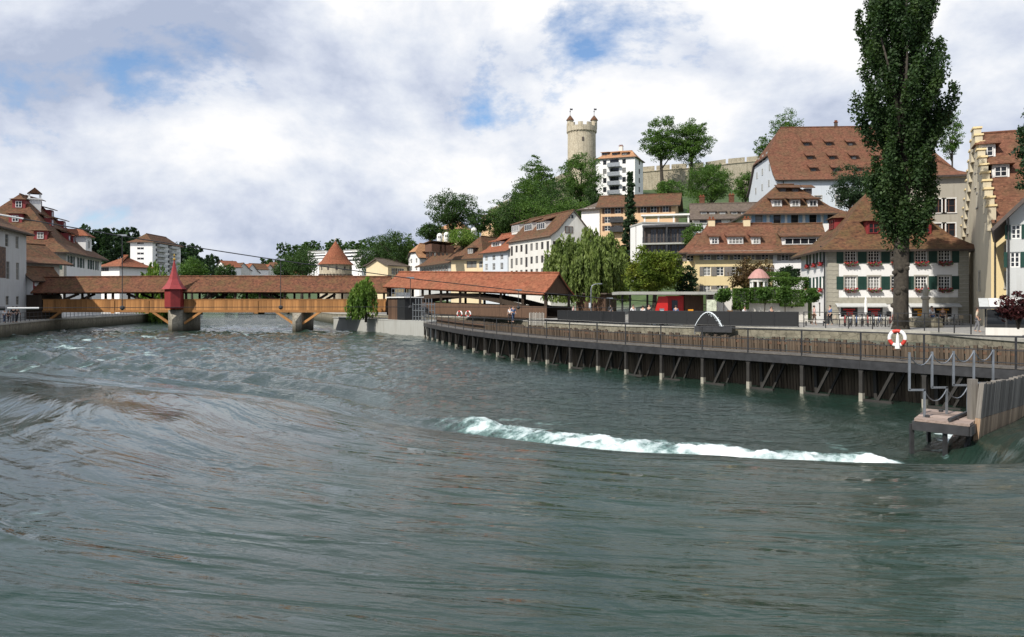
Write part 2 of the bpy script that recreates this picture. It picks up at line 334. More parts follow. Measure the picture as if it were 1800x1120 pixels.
def water_h(X, Y):
    T = toe(X)
    L = np.interp(X, [-40, -16, -4, 4, 10, 14], [20, 15, 9, 5.5, 4.5, 6.0])      # length of the smooth glide down to the jump
    zt = np.interp(X, [10.8, 12.2, 14.7, 18, 22], [0.0, 0.38, 0.62, 1.05, ZU])
    up = ZU-(ZU-zt)*sstep(0, 1, (Y-(T-L))/L)
    d = Y-T                                                                      # metres past the jump
    base = np.where(d < 0, up, zt*(1-sstep(0, 0.35, d)))
    right = sstep(-6, 0, X)*(1-sstep(8.6, 10.2, X)); left = 1-sstep(-9, -1, X)
    # hollow before the jump, roller after it
    base = base-0.14*right*np.exp(-((d+0.6)/0.9)**2)+right*np.exp(-((d-1.2)/1.2)**2)*(0.15+0.24*fbm(X*1.3, Y*1.3, 5, 3))
    # standing waves on the left
    wob = 2.5*(fbm(X*0.12, Y*0.12, 21, 2)-0.5)
    base = base+left*0.20*np.exp(-((d-1)/13)**2)*np.sin((d+wob*1.6)*2*math.pi/5.2)
    # rapids
    rap = sstep(33, 46, Y+0.35*X*0)*(1-sstep(95, 150, Y))*(0.35+0.65*(1-sstep(-34, -4, X)))
    rap = rap*np.where(d > 0, 1, 0.25)
    chop = (fbm(X*0.55, Y*0.42, 31, 4, 0.55)-0.5)
    base = base+rap*0.95*chop
    calm = np.where(d > 0, 1.0, 0.0)
    base = base+calm*0.12*(fbm(X*0.9, Y*0.7, 41, 4, 0.55)-0.5)
    # glide: long folds drawn out parallel to the weir
    sk = Y-(20+(T-20)*(0.15+0.85*sstep(4, 34, Y)))
    gl = (1-calm)
    base = base+gl*(0.12*(fbm(X*0.10+Y*0.05, sk*0.55, 51, 3)-0.5)+0.075*(fbm(X*0.26, sk*1.5, 61, 3)-0.5)+0.030*(fbm(X*0.7+3, sk*3.4, 63, 3)-0.5))
    wd_ = np.interp(X, [-3, 2, 6, 10], [2.5, 3.1, 2.3, 1.3])
    foam = right*(sstep(-0.35, 0.25, d)*(1-sstep(0.35, 1.35, d/wd_)))*sstep(-5, -0.5, X)*(0.15+0.98*fbm(X*2.3, Y*2.3, 71, 4, 0.65))
    base = base+np.clip(foam, 0, 1)*0.34*(fbm(X*3.1, Y*2.6, 73, 4, 0.65)-0.42)
    foam = foam+0.55*right*sstep(0, 1, d)*(1-sstep(2.5, 9, d))*sstep(0.57, 0.72, fbm(X*0.8, Y*1.3, 75, 4))
    rp = sstep(38, 48, Y)*(1-sstep(100, 135, Y))*(1-sstep(-30, -12, X+0.12*(Y-50)))
    foam = foam+rp*0.75*sstep(0.55, 0.76, fbm(X*0.22, Y*0.28, 81, 5, 0.6))*sstep(0.42, 0.6, fbm(X*1.1, Y*0.9, 85, 3))
    foam = foam+0.8*np.exp(-((X-13)/2.2)**2)*np.where((d > 0) & (d < 2.0), 1, 0)*sstep(0.5, 0.66, fbm(X*2, Y*2, 88, 3))
    foam = foam+0.75*np.exp(-(((X+6.3)/.45)**2+((Y-9.9)/1.3)**2))*sstep(.45, .6, fbm(X*3, Y*3, 90, 3))
    base = base+0.16*np.exp(-(((X+6.6)/.8)**2+((Y-9.6)/1.8)**2))*(fbm(X*2.4, Y*2.4, 91, 4, .6)-.3)
    for (px_, py_, rr) in ((-46.0, 112.6, 1.6), (-28.4, 112.4, 1.2)):
        foam = foam+0.9*np.exp(-(((X-px_)/rr)**2+((Y-py_)/1.0)**2))
    rough = np.where(d > 0, 1.0, 0.0)*(1-0.45*sstep(-8, 2, X))+np.where(d > 0, 0, 1)*np.interp(d, [-14, -3, 0], [.20, .26, .6])
    return base, np.clip(foam, 0, 1), np.stack([X, Y-(20+(T-20)*(0.15+0.85*sstep(4, 34, Y))), rough], -1)
def grid_mesh(name, X, Y, Z, mat, smooth=True, attr=None, flow=None):
    nr, nc = X.shape; me = bpy.data.meshes.new(name)
    v = np.stack([X, Y, Z], -1).reshape(-1, 3).astype(np.float32)
    i = np.arange(nr*nc).reshape(nr, nc)
    q = np.stack([i[:-1, :-1], i[:-1, 1:], i[1:, 1:], i[1:, :-1]], -1).reshape(-1, 4)
    me.vertices.add(len(v)); me.vertices.foreach_set('co', v.ravel())
    me.loops.add(q.size); me.loops.foreach_set('vertex_index', q.ravel().astype(np.int32))
    me.polygons.add(len(q)); me.polygons.foreach_set('loop_start', np.arange(0, q.size, 4, dtype=np.int32))
    me.polygons.foreach_set('use_smooth', np.full(len(q), smooth))
    me.materials.append(mat)
    if attr is not None:
        a = me.attributes.new('foam', 'FLOAT', 'POINT'); a.data.foreach_set('value', attr.ravel().astype(np.float32))
    if flow is not None:
        a = me.attributes.new('flow', 'FLOAT_VECTOR', 'POINT'); a.data.foreach_set('vector', flow.reshape(-1).astype(np.float32))
    me.update(calc_edges=True); return me
def water_mat(name, deep, use_foam=True):
    m, t, p = new_mat(name)
    p.inputs['Roughness'].default_value = 0.03; p.inputs['IOR'].default_value = 1.40
    v = coords(t)
    if use_foam:
        fa = N(t, 'ShaderNodeAttribute', attribute_name='flow'); fs = N(t, 'ShaderNodeSeparateXYZ'); t.links.new(fa.outputs['Vector'], fs.inputs[0])
        fc = N(t, 'ShaderNodeCombineXYZ'); t.links.new(fs.outputs[0], fc.inputs[0]); t.links.new(fs.outputs[1], fc.inputs[1])
        def vec(sc):
            mpn = N(t, 'ShaderNodeMapping'); mpn.inputs['Scale'].default_value = sc; t.links.new(fc.outputs[0], mpn.inputs[0]); return mpn.outputs[0]
        rough = fs.outputs[2]
    else:
        vec = lambda sc: coords(t, sc); rough = None
    a = noise(t, vec((0.36, 0.9, 1.0)), 0.9, 3, 0.5, 0.8); b = noise(t, vec((0.8, 1.7, 1.0)), 5.0, 5, 0.62)
    rg = N(t, 'ShaderNodeMath', operation='SUBTRACT'); t.links.new(noise(t, vec((0.20, 1.1, 1.0)), 2.0, 4, 0.5, 0.7), rg.inputs[0]); rg.inputs[1].default_value = 0.5
    ab = N(t, 'ShaderNodeMath', operation='ABSOLUTE'); t.links.new(rg.outputs[0], ab.inputs[0])
    a1 = N(t, 'ShaderNodeMath', operation='MULTIPLY_ADD'); t.links.new(ab.outputs[0], a1.inputs[0]); a1.inputs[1].default_value = -0.60; t.links.new(a, a1.inputs[2])
    bb = N(t, 'ShaderNodeMath', operation='MULTIPLY'); t.links.new(b, bb.inputs[0]); bb.inputs[1].default_value = 0.50
    if rough is not None:
        b2_ = N(t, 'ShaderNodeMath', operation='MULTIPLY'); t.links.new(bb.outputs[0], b2_.inputs[0]); t.links.new(rough, b2_.inputs[1]); bb = b2_
    ad = N(t, 'ShaderNodeMath', operation='ADD'); t.links.new(bb.outputs[0], ad.inputs[0]); t.links.new(a1.outputs[0], ad.inputs[1])
    bump(t, p, ad.outputs[0], 1.0, 0.15)
    col = mixc(t, ramp(t, [(0.35, 0.0), (0.7, 1.0)], noise(t, v, 0.12, 3)).outputs[0], deep, tuple(x*1.5 for x in deep))
    if use_foam:
        at = N(t, 'ShaderNodeAttribute', attribute_name='foam')
        fn = noise(t, coords(t, (1, 0.8, 1)), 4.5, 8, 0.78)
        mu = N(t, 'ShaderNodeMath', operation='ADD'); t.links.new(at.outputs['Fac'], mu.inputs[0]); t.links.new(fn, mu.inputs[1])
        fr = N(t, 'ShaderNodeMapRange'); fr.inputs[1].default_value = 0.80; fr.inputs[2].default_value = 1.58; t.links.new(mu.outputs[0], fr.inputs[0])
        col = mixc(t, ramp(t, [(0.0, 0.0), (0.45, 1.0)], fr.outputs[0]).outputs[0], col, (0.20, 0.33, 0.31))
        col = mixc(t, ramp(t, [(0.25, 0.0), (0.85, 1.0)], fr.outputs[0]).outputs[0], col, (0.80, 0.83, 0.83))
        t.links.new(ramp(t, [(0.0, 0.03), (1.0, 0.7)], fr.outputs[0]).outputs[0], p.inputs['Roughness'])
    t.links.new(col, p.inputs['Base Color'])
    return m
M['water'] = water_mat('river_water', (0.013, 0.029, 0.021))
M['water2'] = water_mat('channel_water', (0.02, 0.04, 0.03), False)
nr, nc = 720, 640
yy = np.concatenate([np.linspace(-30, 4.4, 20)[:-1], np.geomspace(4.4, 140, nr-60), np.geomspace(142, 900, 41)])
uu = np.linspace(-1, 1, nc)
Yg = np.repeat(yy[:, None], nc, 1)
Xg = uu[None, :]*(12+np.maximum(Yg, 0)*0.80)
Zg, Fg, Vg = water_h(Xg, Yg)
far = sstep(120, 200, Yg); Zg = Zg*(1-far)+far*0.06*(fbm(Xg*0.5, Yg*0.3, 9, 3)-0.5)
tag(place('river', grid_mesh('river', Xg, Yg, Zg, M['water'], True, Fg, Vg)), 'grey green river running fast over the weir towards the covered bridge', 'river', kind='structure')

# ------------------------------------------------------------------ banks
BANK = [(28.5, -20), (28.5, 50), (29.2, 57), (24.4, 64), (10, 74), (4, 86), (0, 98), (-6, 112), (-20, 132), (-33, 150), (-41, 172), (-62, 235), (-95, 330), (-170, 560), (-260, 900)]
LBANK = [(-42, -20), (-48, 55), (-55, 88), (-63, 113), (-69, 151), (-73, 168), (-81, 200), (-106, 272), (-145, 370), (-230, 620), (-330, 900)]
def ipol(poly, Y): return np.interp(Y, [p[1] for p in poly], [p[0] for p in poly])
def sst(a, b, x):
    t = min(1, max(0, (x-a)/(b-a))); return t*t*(3-2*t)
def ground(X, Y):
    gA = np.interp(Y, [0, 120, 165, 174, 190, 215, 260, 400], [1.9, 2.2, 4, 8, 16, 24, 33, 36])
    gB = np.interp(Y, [0, 90, 110, 135, 165, 200, 235, 270, 400], [1.9, 1.9, 4, 9, 16, 27, 36, 40, 42])
    f = sstep(5, 30, X); g = gA*(1-f)+gB*f
    fl = sstep(-30, 10, X); return 1.9+(g-1.9)*fl
Yb = np.unique(np.concatenate([np.linspace(-20, 150, 60), np.linspace(150, 420, 60), np.linspace(420, 900, 20), [p[1] for p in BANK]]))
sg = np.concatenate([[0.0], np.geomspace(0.01, 1, 60)])
Ygr = np.repeat(Yb[:, None], len(sg), 1); e = ipol(BANK, Yb)[:, None]
Xgr = e+sg[None, :]*(420-e)
Zgr = ground(Xgr, Ygr)+0.02*(fbm(Xgr*0.2, Ygr*0.2, 3, 3)-0.5)
m, t, p = new_mat('bank_ground')
g = N(t, 'ShaderNodeNewGeometry'); sx = N(t, 'ShaderNodeSeparateXYZ'); t.links.new(g.outputs['Position'], sx.inputs[0])
hz = N(t, 'ShaderNodeMapRange'); t.links.new(sx.outputs[2], hz.inputs[0]); hz.inputs[1].default_value = 2.3; hz.inputs[2].default_value = 3.6
gn = noise(t, coords(t), 0.5, 6); pvn = noise(t, coords(t), 1.5, 5)
col = mixc(t, hz.outputs[0], ramp(t, [(0.3, (0.20, 0.195, 0.18)), (0.7, (0.31, 0.30, 0.28))], pvn).outputs[0], ramp(t, [(0.3, (0.03, 0.055, 0.015)), (0.7, (0.07, 0.11, 0.03))], gn).outputs[0])
t.links.new(col, p.inputs['Base Color']); p.inputs['Roughness'].default_value = 0.9; M['bank'] = m
tag(place('right_bank_ground', grid_mesh('right_bank', Xgr, Ygr, Zgr, m)), kind='structure')
Yl = np.unique(np.concatenate([np.linspace(-20, 900, 90), [p[1] for p in LBANK]])); sl = np.concatenate([[0.0], np.geomspace(0.01, 1, 30)])
Ygl = np.repeat(Yl[:, None], len(sl), 1); el = ipol(LBANK, Yl)[:, None]; Xgl = -600+(1-sl[None, :])*(el+600)
def lground(X, Y):
    d = np.maximum(ipol(LBANK, Y)-X, 0)
    return 1.6+26*sstep(30, 190, d)*sstep(230, 420, Y)
place('left_bank_ground', grid_mesh('left_bank', Xgl[:, ::-1], Ygl, lground(Xgl, Ygl)[:, ::-1], m))['kind'] = 'structure'
def quay_wall(name, poly, mat, side, z1, y0, y1, label, th=0.7):
    pts = [(float(ipol(poly, y)), y) for y in sorted({y0, y1, *[p[1] for p in poly if y0 < p[1] < y1]})]
    root = thing(name, label, 'quay wall', (pts[0][0], pts[0][1], 0)); ox, oy = pts[0]
    mb = MB(); cp = MB()
    for (a, b) in zip(pts, pts[1:]):
        dx, dy = b[0]-a[0], b[1]-a[1]; l = math.hypot(dx, dy); nx, ny = side*dy/l, -side*dx/l
        def strip(m_, inn, out, z0_, z1_):
            c = [(a[0]-ox+nx*inn, a[1]-oy+ny*inn), (b[0]-ox+nx*inn, b[1]-oy+ny*inn), (b[0]-ox+nx*out, b[1]-oy+ny*out), (a[0]-ox+nx*out, a[1]-oy+ny*out)]
            m_.add([(x, y, z0_) for x, y in c]+[(x, y, z1_) for x, y in c], [(0,1,2,3),(4,7,6,5),(0,4,5,1),(1,5,6,2),(2,6,7,3),(3,7,4,0)])
        strip(mb, -0.02, th, -1.5, z1-0.16); strip(cp, -0.10, th+0.05, z1-0.157, z1+0.03)
    mb.build('wall', mat, root); cp.build('coping', M['trim'], root); return root
quay_wall('quay_wall', BANK, M['quay'], 1, 1.9, 20, 330, 'long stained stone embankment wall along the promenade behind the needle weir')
quay_wall('quay_wall', LBANK, M['quay'], -1, 1.6, 40, 330, 'mossy stone embankment wall below the white houses at the covered bridge')
# side channel held up behind the needles
WALK = [(19.6, 26.2), (17.6, 28.6), (15.6, 31), (14.1, 33.1), (12.6, 35.6), (10.9, 37.8), (9.3, 40), (7.7, 42.3), (6.2, 44.7), (4.9, 47), (3.5, 49.5), (2.2, 52), (1.1, 54.3), (0.0, 56.9), (-1.1, 59.6), (-2.1, 62.3), (-3.1, 65.1), (-4.0, 68), (-4.9, 71), (-5.7, 74), (-6.6, 77.3), (-7.4, 80.5), (-8.2, 83.7), (-9.0, 87), (-9.7, 90.5)]
wch = MB(); off = 1.35
for (a, b) in zip(WALK, WALK[1:]):
    xa, xb = float(ipol(BANK, a[1])), float(ipol(BANK, b[1]))
    wch.quad((a[0]+1.0, a[1]+0.7, 1.12), (xa+0.1, a[1]+0.7, 1.12), (xb+0.1, b[1]+0.7, 1.12), (b[0]+1.0, b[1]+0.7, 1.12))
tag(wch.build('side_channel', M['water2']), kind='structure')

# ------------------------------------------------------------------ buildings
WCACHE = {}
def window_mesh(w, h, cols, rows, frame, fw=0.07, trim=None):
    k = (round(w, 2), round(h, 2), cols, rows, frame, trim)
    if k in WCACHE: return WCACHE[k]
    mb = MB(); d0, d1 = 0.09, 0.15
    mb.box(0, fw, d0, d1, 0, h).box(w-fw, w, d0, d1, 0, h).box(fw, w-fw, d0, d1, 0, fw).box(fw, w-fw, d0, d1, h-fw, h)
    bw = 0.045
    for i in range(1, cols):
        x = w*i/cols; b = fw*0.62 if (cols == 2 or i*2 == cols) else bw/2
        mb.box(x-b, x+b, d0-0.01, d1, fw, h-fw)
    for j in range(1, rows):
        z = h*j/rows; mb.box(fw, w-fw, d0+0.005, d1-0.005, z-bw/2, z+bw/2)
    if trim:
        tw = 0.13
        mb.box(-tw, w+tw, -0.05, 0.0, h, h+tw, 1).box(-tw, 0, -0.035, 0.0, 0, h, 1).box(w, w+tw, -0.035, 0.0, 0, h, 1)
        mb.box(-tw-.04, w+tw+.04, -0.10, 0.0, -0.10, 0, 1)
    me = mb.mesh([M[frame], M[trim or 'trim']], name='window')
    pane = MB().box(0.02, w-0.02, 0.12, 0.135, 0.02, h-0.02).mesh(M['glass'], name='pane')
    WCACHE[k] = (me, pane); return WCACHE[k]
SCACHE = {}
def shutter_mesh(w, h, mat):
    k = (round(w, 2), round(h, 2), mat)
    if k not in SCACHE:
        mb = MB(); mb.box(0, w, -0.06, -0.015, 0, h); mb.box(0, 0.05, -0.075, -0.06, 0, h).box(w-0.05, w, -0.075, -0.06, 0, h).box(0.05, w-0.05, -0.072, -0.06, h*0.47, h*0.53)
        SCACHE[k] = mb.mesh(M[mat], name='shutter')
    return SCACHE[k]
FL = {}
def flower_mesh(w):
    k = round(w, 1)
    if k not in FL:
        mb = MB(); r = random.Random(int(w*100)); mb.box(-0.05, w+0.05, -0.32, -0.10, -0.22, -0.02, 1)
        for i in range(int(90*w)):
            x = r.uniform(-0.12, w+0.12); y = r.uniform(-0.42, -0.06); z = r.uniform(-0.34, 0.16)*(1-0.3*abs(2*x/w-1)); s = r.uniform(0.05, 0.10)
            a = Vector((r.uniform(-1, 1), r.uniform(-1, 1), r.uniform(-1, 1))).normalized(); b = a.orthogonal().normalized(); c = Vector((x, y, z))
            mb.quad(c+a*s, c+b*s, c-a*s, c-b*s, 0 if r.random() < 0.8 else 2)
        FL[k] = mb.mesh([M['flower'], M['frameD'], M['lf_mid']], name='flower_box')
    return FL[k]
class Bld:
    def __init__(s, name, label, A, B, depth, z0, cat='house', group=None, below=3.0):
        s.A = Vector((PX(*A), A[1])) if A[1] > 0 else None; s.A = Vector((PX(A[0], A[1]), A[1])); s.B = Vector((PX(B[0], B[1]), B[1]))
        u = s.B-s.A; s.W = u.length; s.ang = math.atan2(u.y, u.x); s.D = depth; s.z0 = z0; s.below = below
        s.root = thing(name, label, cat, (s.A.x, s.A.y, z0), s.ang, group)
        s.open = {'front': [], 'right': [], 'left': [], 'back': []}; s.gab = []
    @classmethod
    def at(cls, name, label, a, b, depth, z0, **k):       # plan corners in metres
        return cls(name, label, (a[0]/a[1]*F+CX, a[1]), (b[0]/b[1]*F+CX, b[1]), depth, z0, **k)
    def tf(s, face):
        W, D = s.W, s.D
        return {'front': lambda u, d, z: (u, d, z), 'right': lambda u, d, z: (W-d, u, z), 'left': lambda u, d, z: (d, D-u, z), 'back': lambda u, d, z: (W-u, D-d, z)}[face]
    def rz(s, face): return {'front': 0, 'right': math.pi/2, 'left': -math.pi/2, 'back': math.pi}[face]
    def L(s, face): return s.W if face in ('front', 'back') else s.D
    def ray(s, px, face, inset=0.0):                       # photo column -> (u along the face, depth)
        c, n = math.cos(s.ang), math.sin(s.ang); r = (px-CX)/F
        ox, oy = -(s.A.x*c+s.A.y*n), (s.A.x*n-s.A.y*c); dx, dy = r*c+n, -r*n+c
        if face == 'front': t = (inset-oy)/dy; u = ox+t*dx
        elif face == 'right': t = (s.W-inset-ox)/dx; u = oy+t*dy
        else: t = (inset-ox)/dx; u = s.D-(oy+t*dy)
        return u, t
    def z(s, px, py, face='front'): return PZ(py, s.ray(px, face)[1])-s.z0
    def win(s, face, u, z, w, h, cols=2, rows=3, frame='frameW', shut=None, trim=None, flower=False, shw=None, hole=True):
        """opening centred at u with its sill at z"""
        Lf = s.L(face)
        if hole:
            if u-w/2 < 0.1 or u+w/2 > Lf-0.1: return
            s.open[face].append((u-w/2, z, u+w/2, z+h))
        me, pane = window_mesh(w, h, cols, rows, frame, trim=trim); loc = s.tf(face)(u-w/2, 0 if hole else -0.16, z)
        o = place('window', me, s.root, loc, s.rz(face)); place('pane', pane, o)
        if shut:
            sw = shw or w*0.5; sm = shutter_mesh(sw, h, shut); g = 0.14 if trim else 0.03
            place('shutter', sm, o, (-sw-g, 0, 0)); place('shutter', sm, o, (w+g, 0, 0))
        if flower: place('flower_box', flower_mesh(w), o)
        return o
    def row(s, face, pxs, pyt, pyb, w, ref=None, **k):
        ref = ref if ref is not None else pxs[0]; D = s.ray(ref, face)[1]
        zt, zb = PZ(pyt, D)-s.z0, PZ(pyb, D)-s.z0
        for px in pxs: s.win(face, s.ray(px, face)[0], zb, w, zt-zb, **k)
    def rowu(s, face, n, zb, w, h, u0=None, u1=None, **k):
        Lf = s.L(face); u0 = 1.5 if u0 is None else u0; u1 = Lf-1.5 if u1 is None else u1
        for i in range(n): s.win(face, u0+(u1-u0)*(i+0.5)/n, zb, w, h, **k)
    def roof(s, mat, ze, zr, over=0.7, axis='x', hip=(None, None), half=(0, 0), kick=0.35, overl=None, edge='frameD', th=0.22):
        A_, L_ = (s.D, s.W) if axis == 'x' else (s.W, s.D)
        ol = over if overl is None else overl; full = A_/2+over
        s.over = over; slope = (zr-ze)/(A_/2); dk = over+min(1.2, A_*0.12)
        zk = ze+(dk-over)*slope*0.75; z_e = ze-over*slope*(1-kick)*0.8
        s.prof = [(0, z_e), (dk, zk), (full, zr)]; s.axis = axis
        xin = []
        for i in (0, 1):
            h = hip[i]
            if h is None: xin.append(lambda d: 0.0)
            else:
                d0 = half[i]*full; r_ = (h+ol)/(full-d0); xin.append(lambda d, d0=d0, r_=r_: max(0.0, d-d0)*r_)
        ds = sorted({0, dk, full, *[half[i]*full for i in (0, 1) if hip[i] is not None]})
        s.hipr = [None if hip[i] is None else (hip[i]+ol)/full for i in (0, 1)]
        pz = lambda d: float(np.interp(d, [q[0] for q in s.prof], [q[1] for q in s.prof]))
        mp = (lambda l, a, z: (l, a, z)) if axis == 'x' else (lambda l, a, z: (a, l, z))
        mb = MB()
        def face4(q):
            q = [mp(*c) for c in q]
            pts = []
            for c in q:
                if not pts or (Vector(c)-Vector(pts[-1])).length > 1e-4: pts.append(c)
            if (Vector(pts[0])-Vector(pts[-1])).length < 1e-4: pts.pop()
            if len(pts) >= 3: mb.poly(pts if axis == 'x' else pts[::-1])
        for d0, d1 in zip(ds, ds[1:]):
            l0a, l0b = -ol+xin[0](d0), L_+ol-xin[1](d0); l1a, l1b = -ol+xin[0](d1), L_+ol-xin[1](d1)
            a0, a1 = -over+d0, -over+d1; b0, b1 = A_+over-d0, A_+over-d1; z0_, z1_ = pz(d0), pz(d1)
            face4([(l0a, a0, z0_), (l0b, a0, z0_), (l1b, a1, z1_), (l1a, a1, z1_)])
            face4([(l0b, b0, z0_), (l0a, b0, z0_), (l1a, b1, z1_), (l1b, b1, z1_)])
            if l1b < l0b-1e-4: face4([(l0b, a0, z0_), (l0b, b0, z0_), (l1b, b1, z1_), (l1b, a1, z1_)])
            if l1a > l0a+1e-4: face4([(l0a, b0, z0_), (l0a, a0, z0_), (l1a, a1, z1_), (l1a, b1, z1_)])
        bm = bmesh.new(); me = mb.mesh([M[mat], M[edge]], name='roof'); bm.from_mesh(me); bmesh.ops.remove_doubles(bm, verts=bm.verts, dist=0.001); bm.to_mesh(me); bm.free()
        o = place('roof', me, s.root)
        md = o.modifiers.new('thickness', 'SOLIDIFY'); md.thickness = th; md.offset = -1; md.material_offset_rim = 1; md.material_offset = 1
        s.roofo = o
        ri = MB(); la, lb = -ol+xin[0](full), L_+ol-xin[1](full)
        ri.tube([mp(la, A_/2, zr+0.02), mp(lb, A_/2, zr+0.02)], 0.13, 6); ri.build('ridge_tiles', M[mat], o)
        # gable triangles under the slopes
        for i, l in ((0, 0.0), (1, L_)):
            if hip[i] is None or half[i] > 0:
                top = full if hip[i] is None else half[i]*full
                pts = [(d-over, pz(d)-th*1.15) for d in np.linspace(over+0.02, top, 6)]
                pts = [(0, ze)]+[q for q in pts if q[1] > ze]; pts2 = [(A_-a, z) for a, z in reversed(pts)]
                allp = pts+([] if abs(pts[-1][0]-pts2[0][0]) < 1e-3 else [])+(pts2[1:] if abs(pts[-1][0]-pts2[0][0]) < 1e-3 else pts2)
                P3 = [mp(l, a, z) for a, z in allp]
                s.gab.append(P3 if ((i == 1) == (axis == 'x')) else P3[::-1])
        return o
    def dz(s, z):                                           # inset of the slope at height z
        return float(np.interp(z, [q[1] for q in s.prof], [q[0] for q in s.prof]))-s.over
    def hit(s, px, py, face):
        best = None; isend = (face in ('left', 'right')) == (s.axis == 'x')
        k = 1.0
        if isend: k = s.hipr[0 if face in ('left', 'front') else 1] or 0.0
        for z in np.linspace(s.prof[0][1], s.prof[-1][1], 160):
            ins = (s.dz(z)+s.over)*k-s.over; u, t = s.ray(px, face, ins); e = abs(PZ(py, t)-s.z0-z)
            if best is None or e < best[0]: best = (e, u, ins, z)
        return best[1], best[2], best[3], k
    def dormer(s, face, px, py, w, h, wall='white', roofm=None, kind='shed', cols=2, rows=2, frame='frameW', ww=None, wh=None, over=0.25, sunk=0.1, win=True, rise=0.5):
        u, ins, z, k = s.hit(px, py, face); tf = s.tf(face); z -= sunk
        back = (s.dz(min(z+h+rise, s.prof[-1][1]))+s.over)*k-s.over-ins+0.3
        o = place('dormer', MB().box(-w/2, w/2, 0, back, -0.3, h).mesh(M[wall], name='dormer'), s.root, tf(u, ins, z), s.rz(face))
        rb = MB(); hw = w/2+over; t_ = 0.12
        if kind == 'shed':
            rb.add([(-hw, -over-.1, h-.02), (hw, -over-.1, h-.02), (hw, back, h+rise), (-hw, back, h+rise), (-hw, -over-.1, h+t_), (hw, -over-.1, h+t_), (hw, back, h+rise+t_), (-hw, back, h+rise+t_)], [(0,3,2,1),(4,5,6,7),(0,1,5,4),(1,2,6,5),(3,0,4,7)])
        elif kind == 'hip':
            rb.add([(-hw, -over, h), (hw, -over, h), (hw, back, h), (-hw, back, h), (0, hw*0.7-over, h+rise), (0, back+rise, h+rise)], [(0,1,4),(1,2,5,4),(3,0,4,5),(0,3,2,1)])
        else:
            rb.add([(-hw, -over, h-.05), (hw, -over, h-.05), (hw, back, h-.05), (-hw, back, h-.05), (0, -over, h+rise), (0, back+rise, h+rise)], [(0,1,4),(1,2,5,4),(3,0,4,5),(0,3,2,1)])
        rb.build('dormer_roof', M[roofm or 'roofB'], o)
        if win:
            ww = ww or w*0.72; wh = wh or h*0.74; mb = MB(); f = 0.07; x0 = -ww/2; zb = (h-wh)*0.45
            mb.box(x0, x0+ww, -0.05, -0.005, zb, zb+wh, 1)
            mb.box(x0, x0+f, -0.09, -0.051, zb, zb+wh).box(x0+ww-f, x0+ww, -0.09, -0.051, zb, zb+wh).box(x0+f, x0+ww-f, -0.09, -0.051, zb, zb+f).box(x0+f, x0+ww-f, -0.09, -0.051, zb+wh-f, zb+wh)
            for i in range(1, cols): mb.box(x0+ww*i/cols-.035, x0+ww*i/cols+.035, -0.092, -0.051, zb+f, zb+wh-f)
            for j in range(1, rows): mb.box(x0+f, x0+ww-f, -0.088, -0.051, zb+wh*j/rows-.02, zb+wh*j/rows+.02)
            mb.build('window', [M[frame], M['glass']], o)
        return o
    def chimney(s, px, pyb, pyt, w=0.8, mat='cream', face='front', d=None):
        u, ins, z, k = s.hit(px, pyb, face); h = s.z(px, pyt)-z if d is None else d
        D = s.ray(px, face, ins)[1]; h = max(0.8, PZ(pyt, D)-s.z0-z)
        mb = MB(); mb.box(-w/2, w/2, 0, w*0.8, -1.0, h-0.12); mb.box(-w/2-.08, w/2+.08, -.08, w*.8+.08, h-0.12, h, 1)
        for q in (-1, 1): mb.box(q*w*.25-.1, q*w*.25+.1, w*.2, w*.6, h, h+0.3, 1)
        mb.build('chimney', [M[mat], M['roofO']], s.root, loc=s.tf(face)(u, ins, z), rz=s.rz(face))
    def walls(s, mat, H, faces=('front', 'right', 'left', 'back'), reveal=0.17, base=None):
        mb = MB()
        for fc in faces:
            tf = s.tf(fc); Lf = s.L(fc); ops = [q for q in s.open[fc] if q[1] > -s.below and q[3] < H]
            zs = sorted({-s.below, H, *[q[1] for q in ops], *[q[3] for q in ops]})
            for a, b in zip(zs, zs[1:]):
                if b-a < 1e-5: continue
                bl = sorted([q for q in ops if q[1] <= a+1e-6 and q[3] >= b-1e-6]); u = 0.0
                for q in bl:
                    if q[0] > u: mb.quad(tf(u, 0, a), tf(q[0], 0, a), tf(q[0], 0, b), tf(u, 0, b))
                    u = max(u, q[2])
                if u < Lf: mb.quad(tf(u, 0, a), tf(Lf, 0, a), tf(Lf, 0, b), tf(u, 0, b))
            for (u0, z0, u1, z1) in ops:
                r = reveal
                mb.quad(tf(u0, 0, z0), tf(u1, 0, z0), tf(u1, r, z0), tf(u0, r, z0)); mb.quad(tf(u0, r, z1), tf(u1, r, z1), tf(u1, 0, z1), tf(u0, 0, z1))
                mb.quad(tf(u0, 0, z0), tf(u0, r, z0), tf(u0, r, z1), tf(u0, 0, z1)); mb.quad(tf(u1, r, z0), tf(u1, 0, z0), tf(u1, 0, z1), tf(u1, r, z1))
        for g in s.gab: mb.poly(g)
        return mb.build('wall', M[mat], s.root)
    def band(s, face, z0, z1, mat='trim', u0=0.0, u1=None, proud=0.06, name='string_course'):
        tf = s.tf(face); u1 = s.L(face) if u1 is None else u1
        mb = MB(); c = [tf(u0, -proud, z0), tf(u1, -proud, z0), tf(u1, 0.01, z0), tf(u0, 0.01, z0), tf(u0, -proud, z1), tf(u1, -proud, z1), tf(u1, 0.01, z1), tf(u0, 0.01, z1)]
        mb.add(c, [(0,3,2,1),(4,5,6,7),(0,1,5,4),(1,2,6,5),(2,3,7,6),(3,0,4,7)])
        return mb.build(name, M[mat], s.root)
    def quoins(s, face, u0, u1, z0, z1, mat='quoin', step=0.42):
        tf = s.tf(face); me = MB().box(0, u1-u0, -0.05, 0.01, 0.012, step-0.012).mesh(M[mat], name='quoin'); n = int((z1-z0)/step)
        for i in range(n): place('quoin', me, s.root, tf(u0, 0, z0+i*step), s.rz(face))
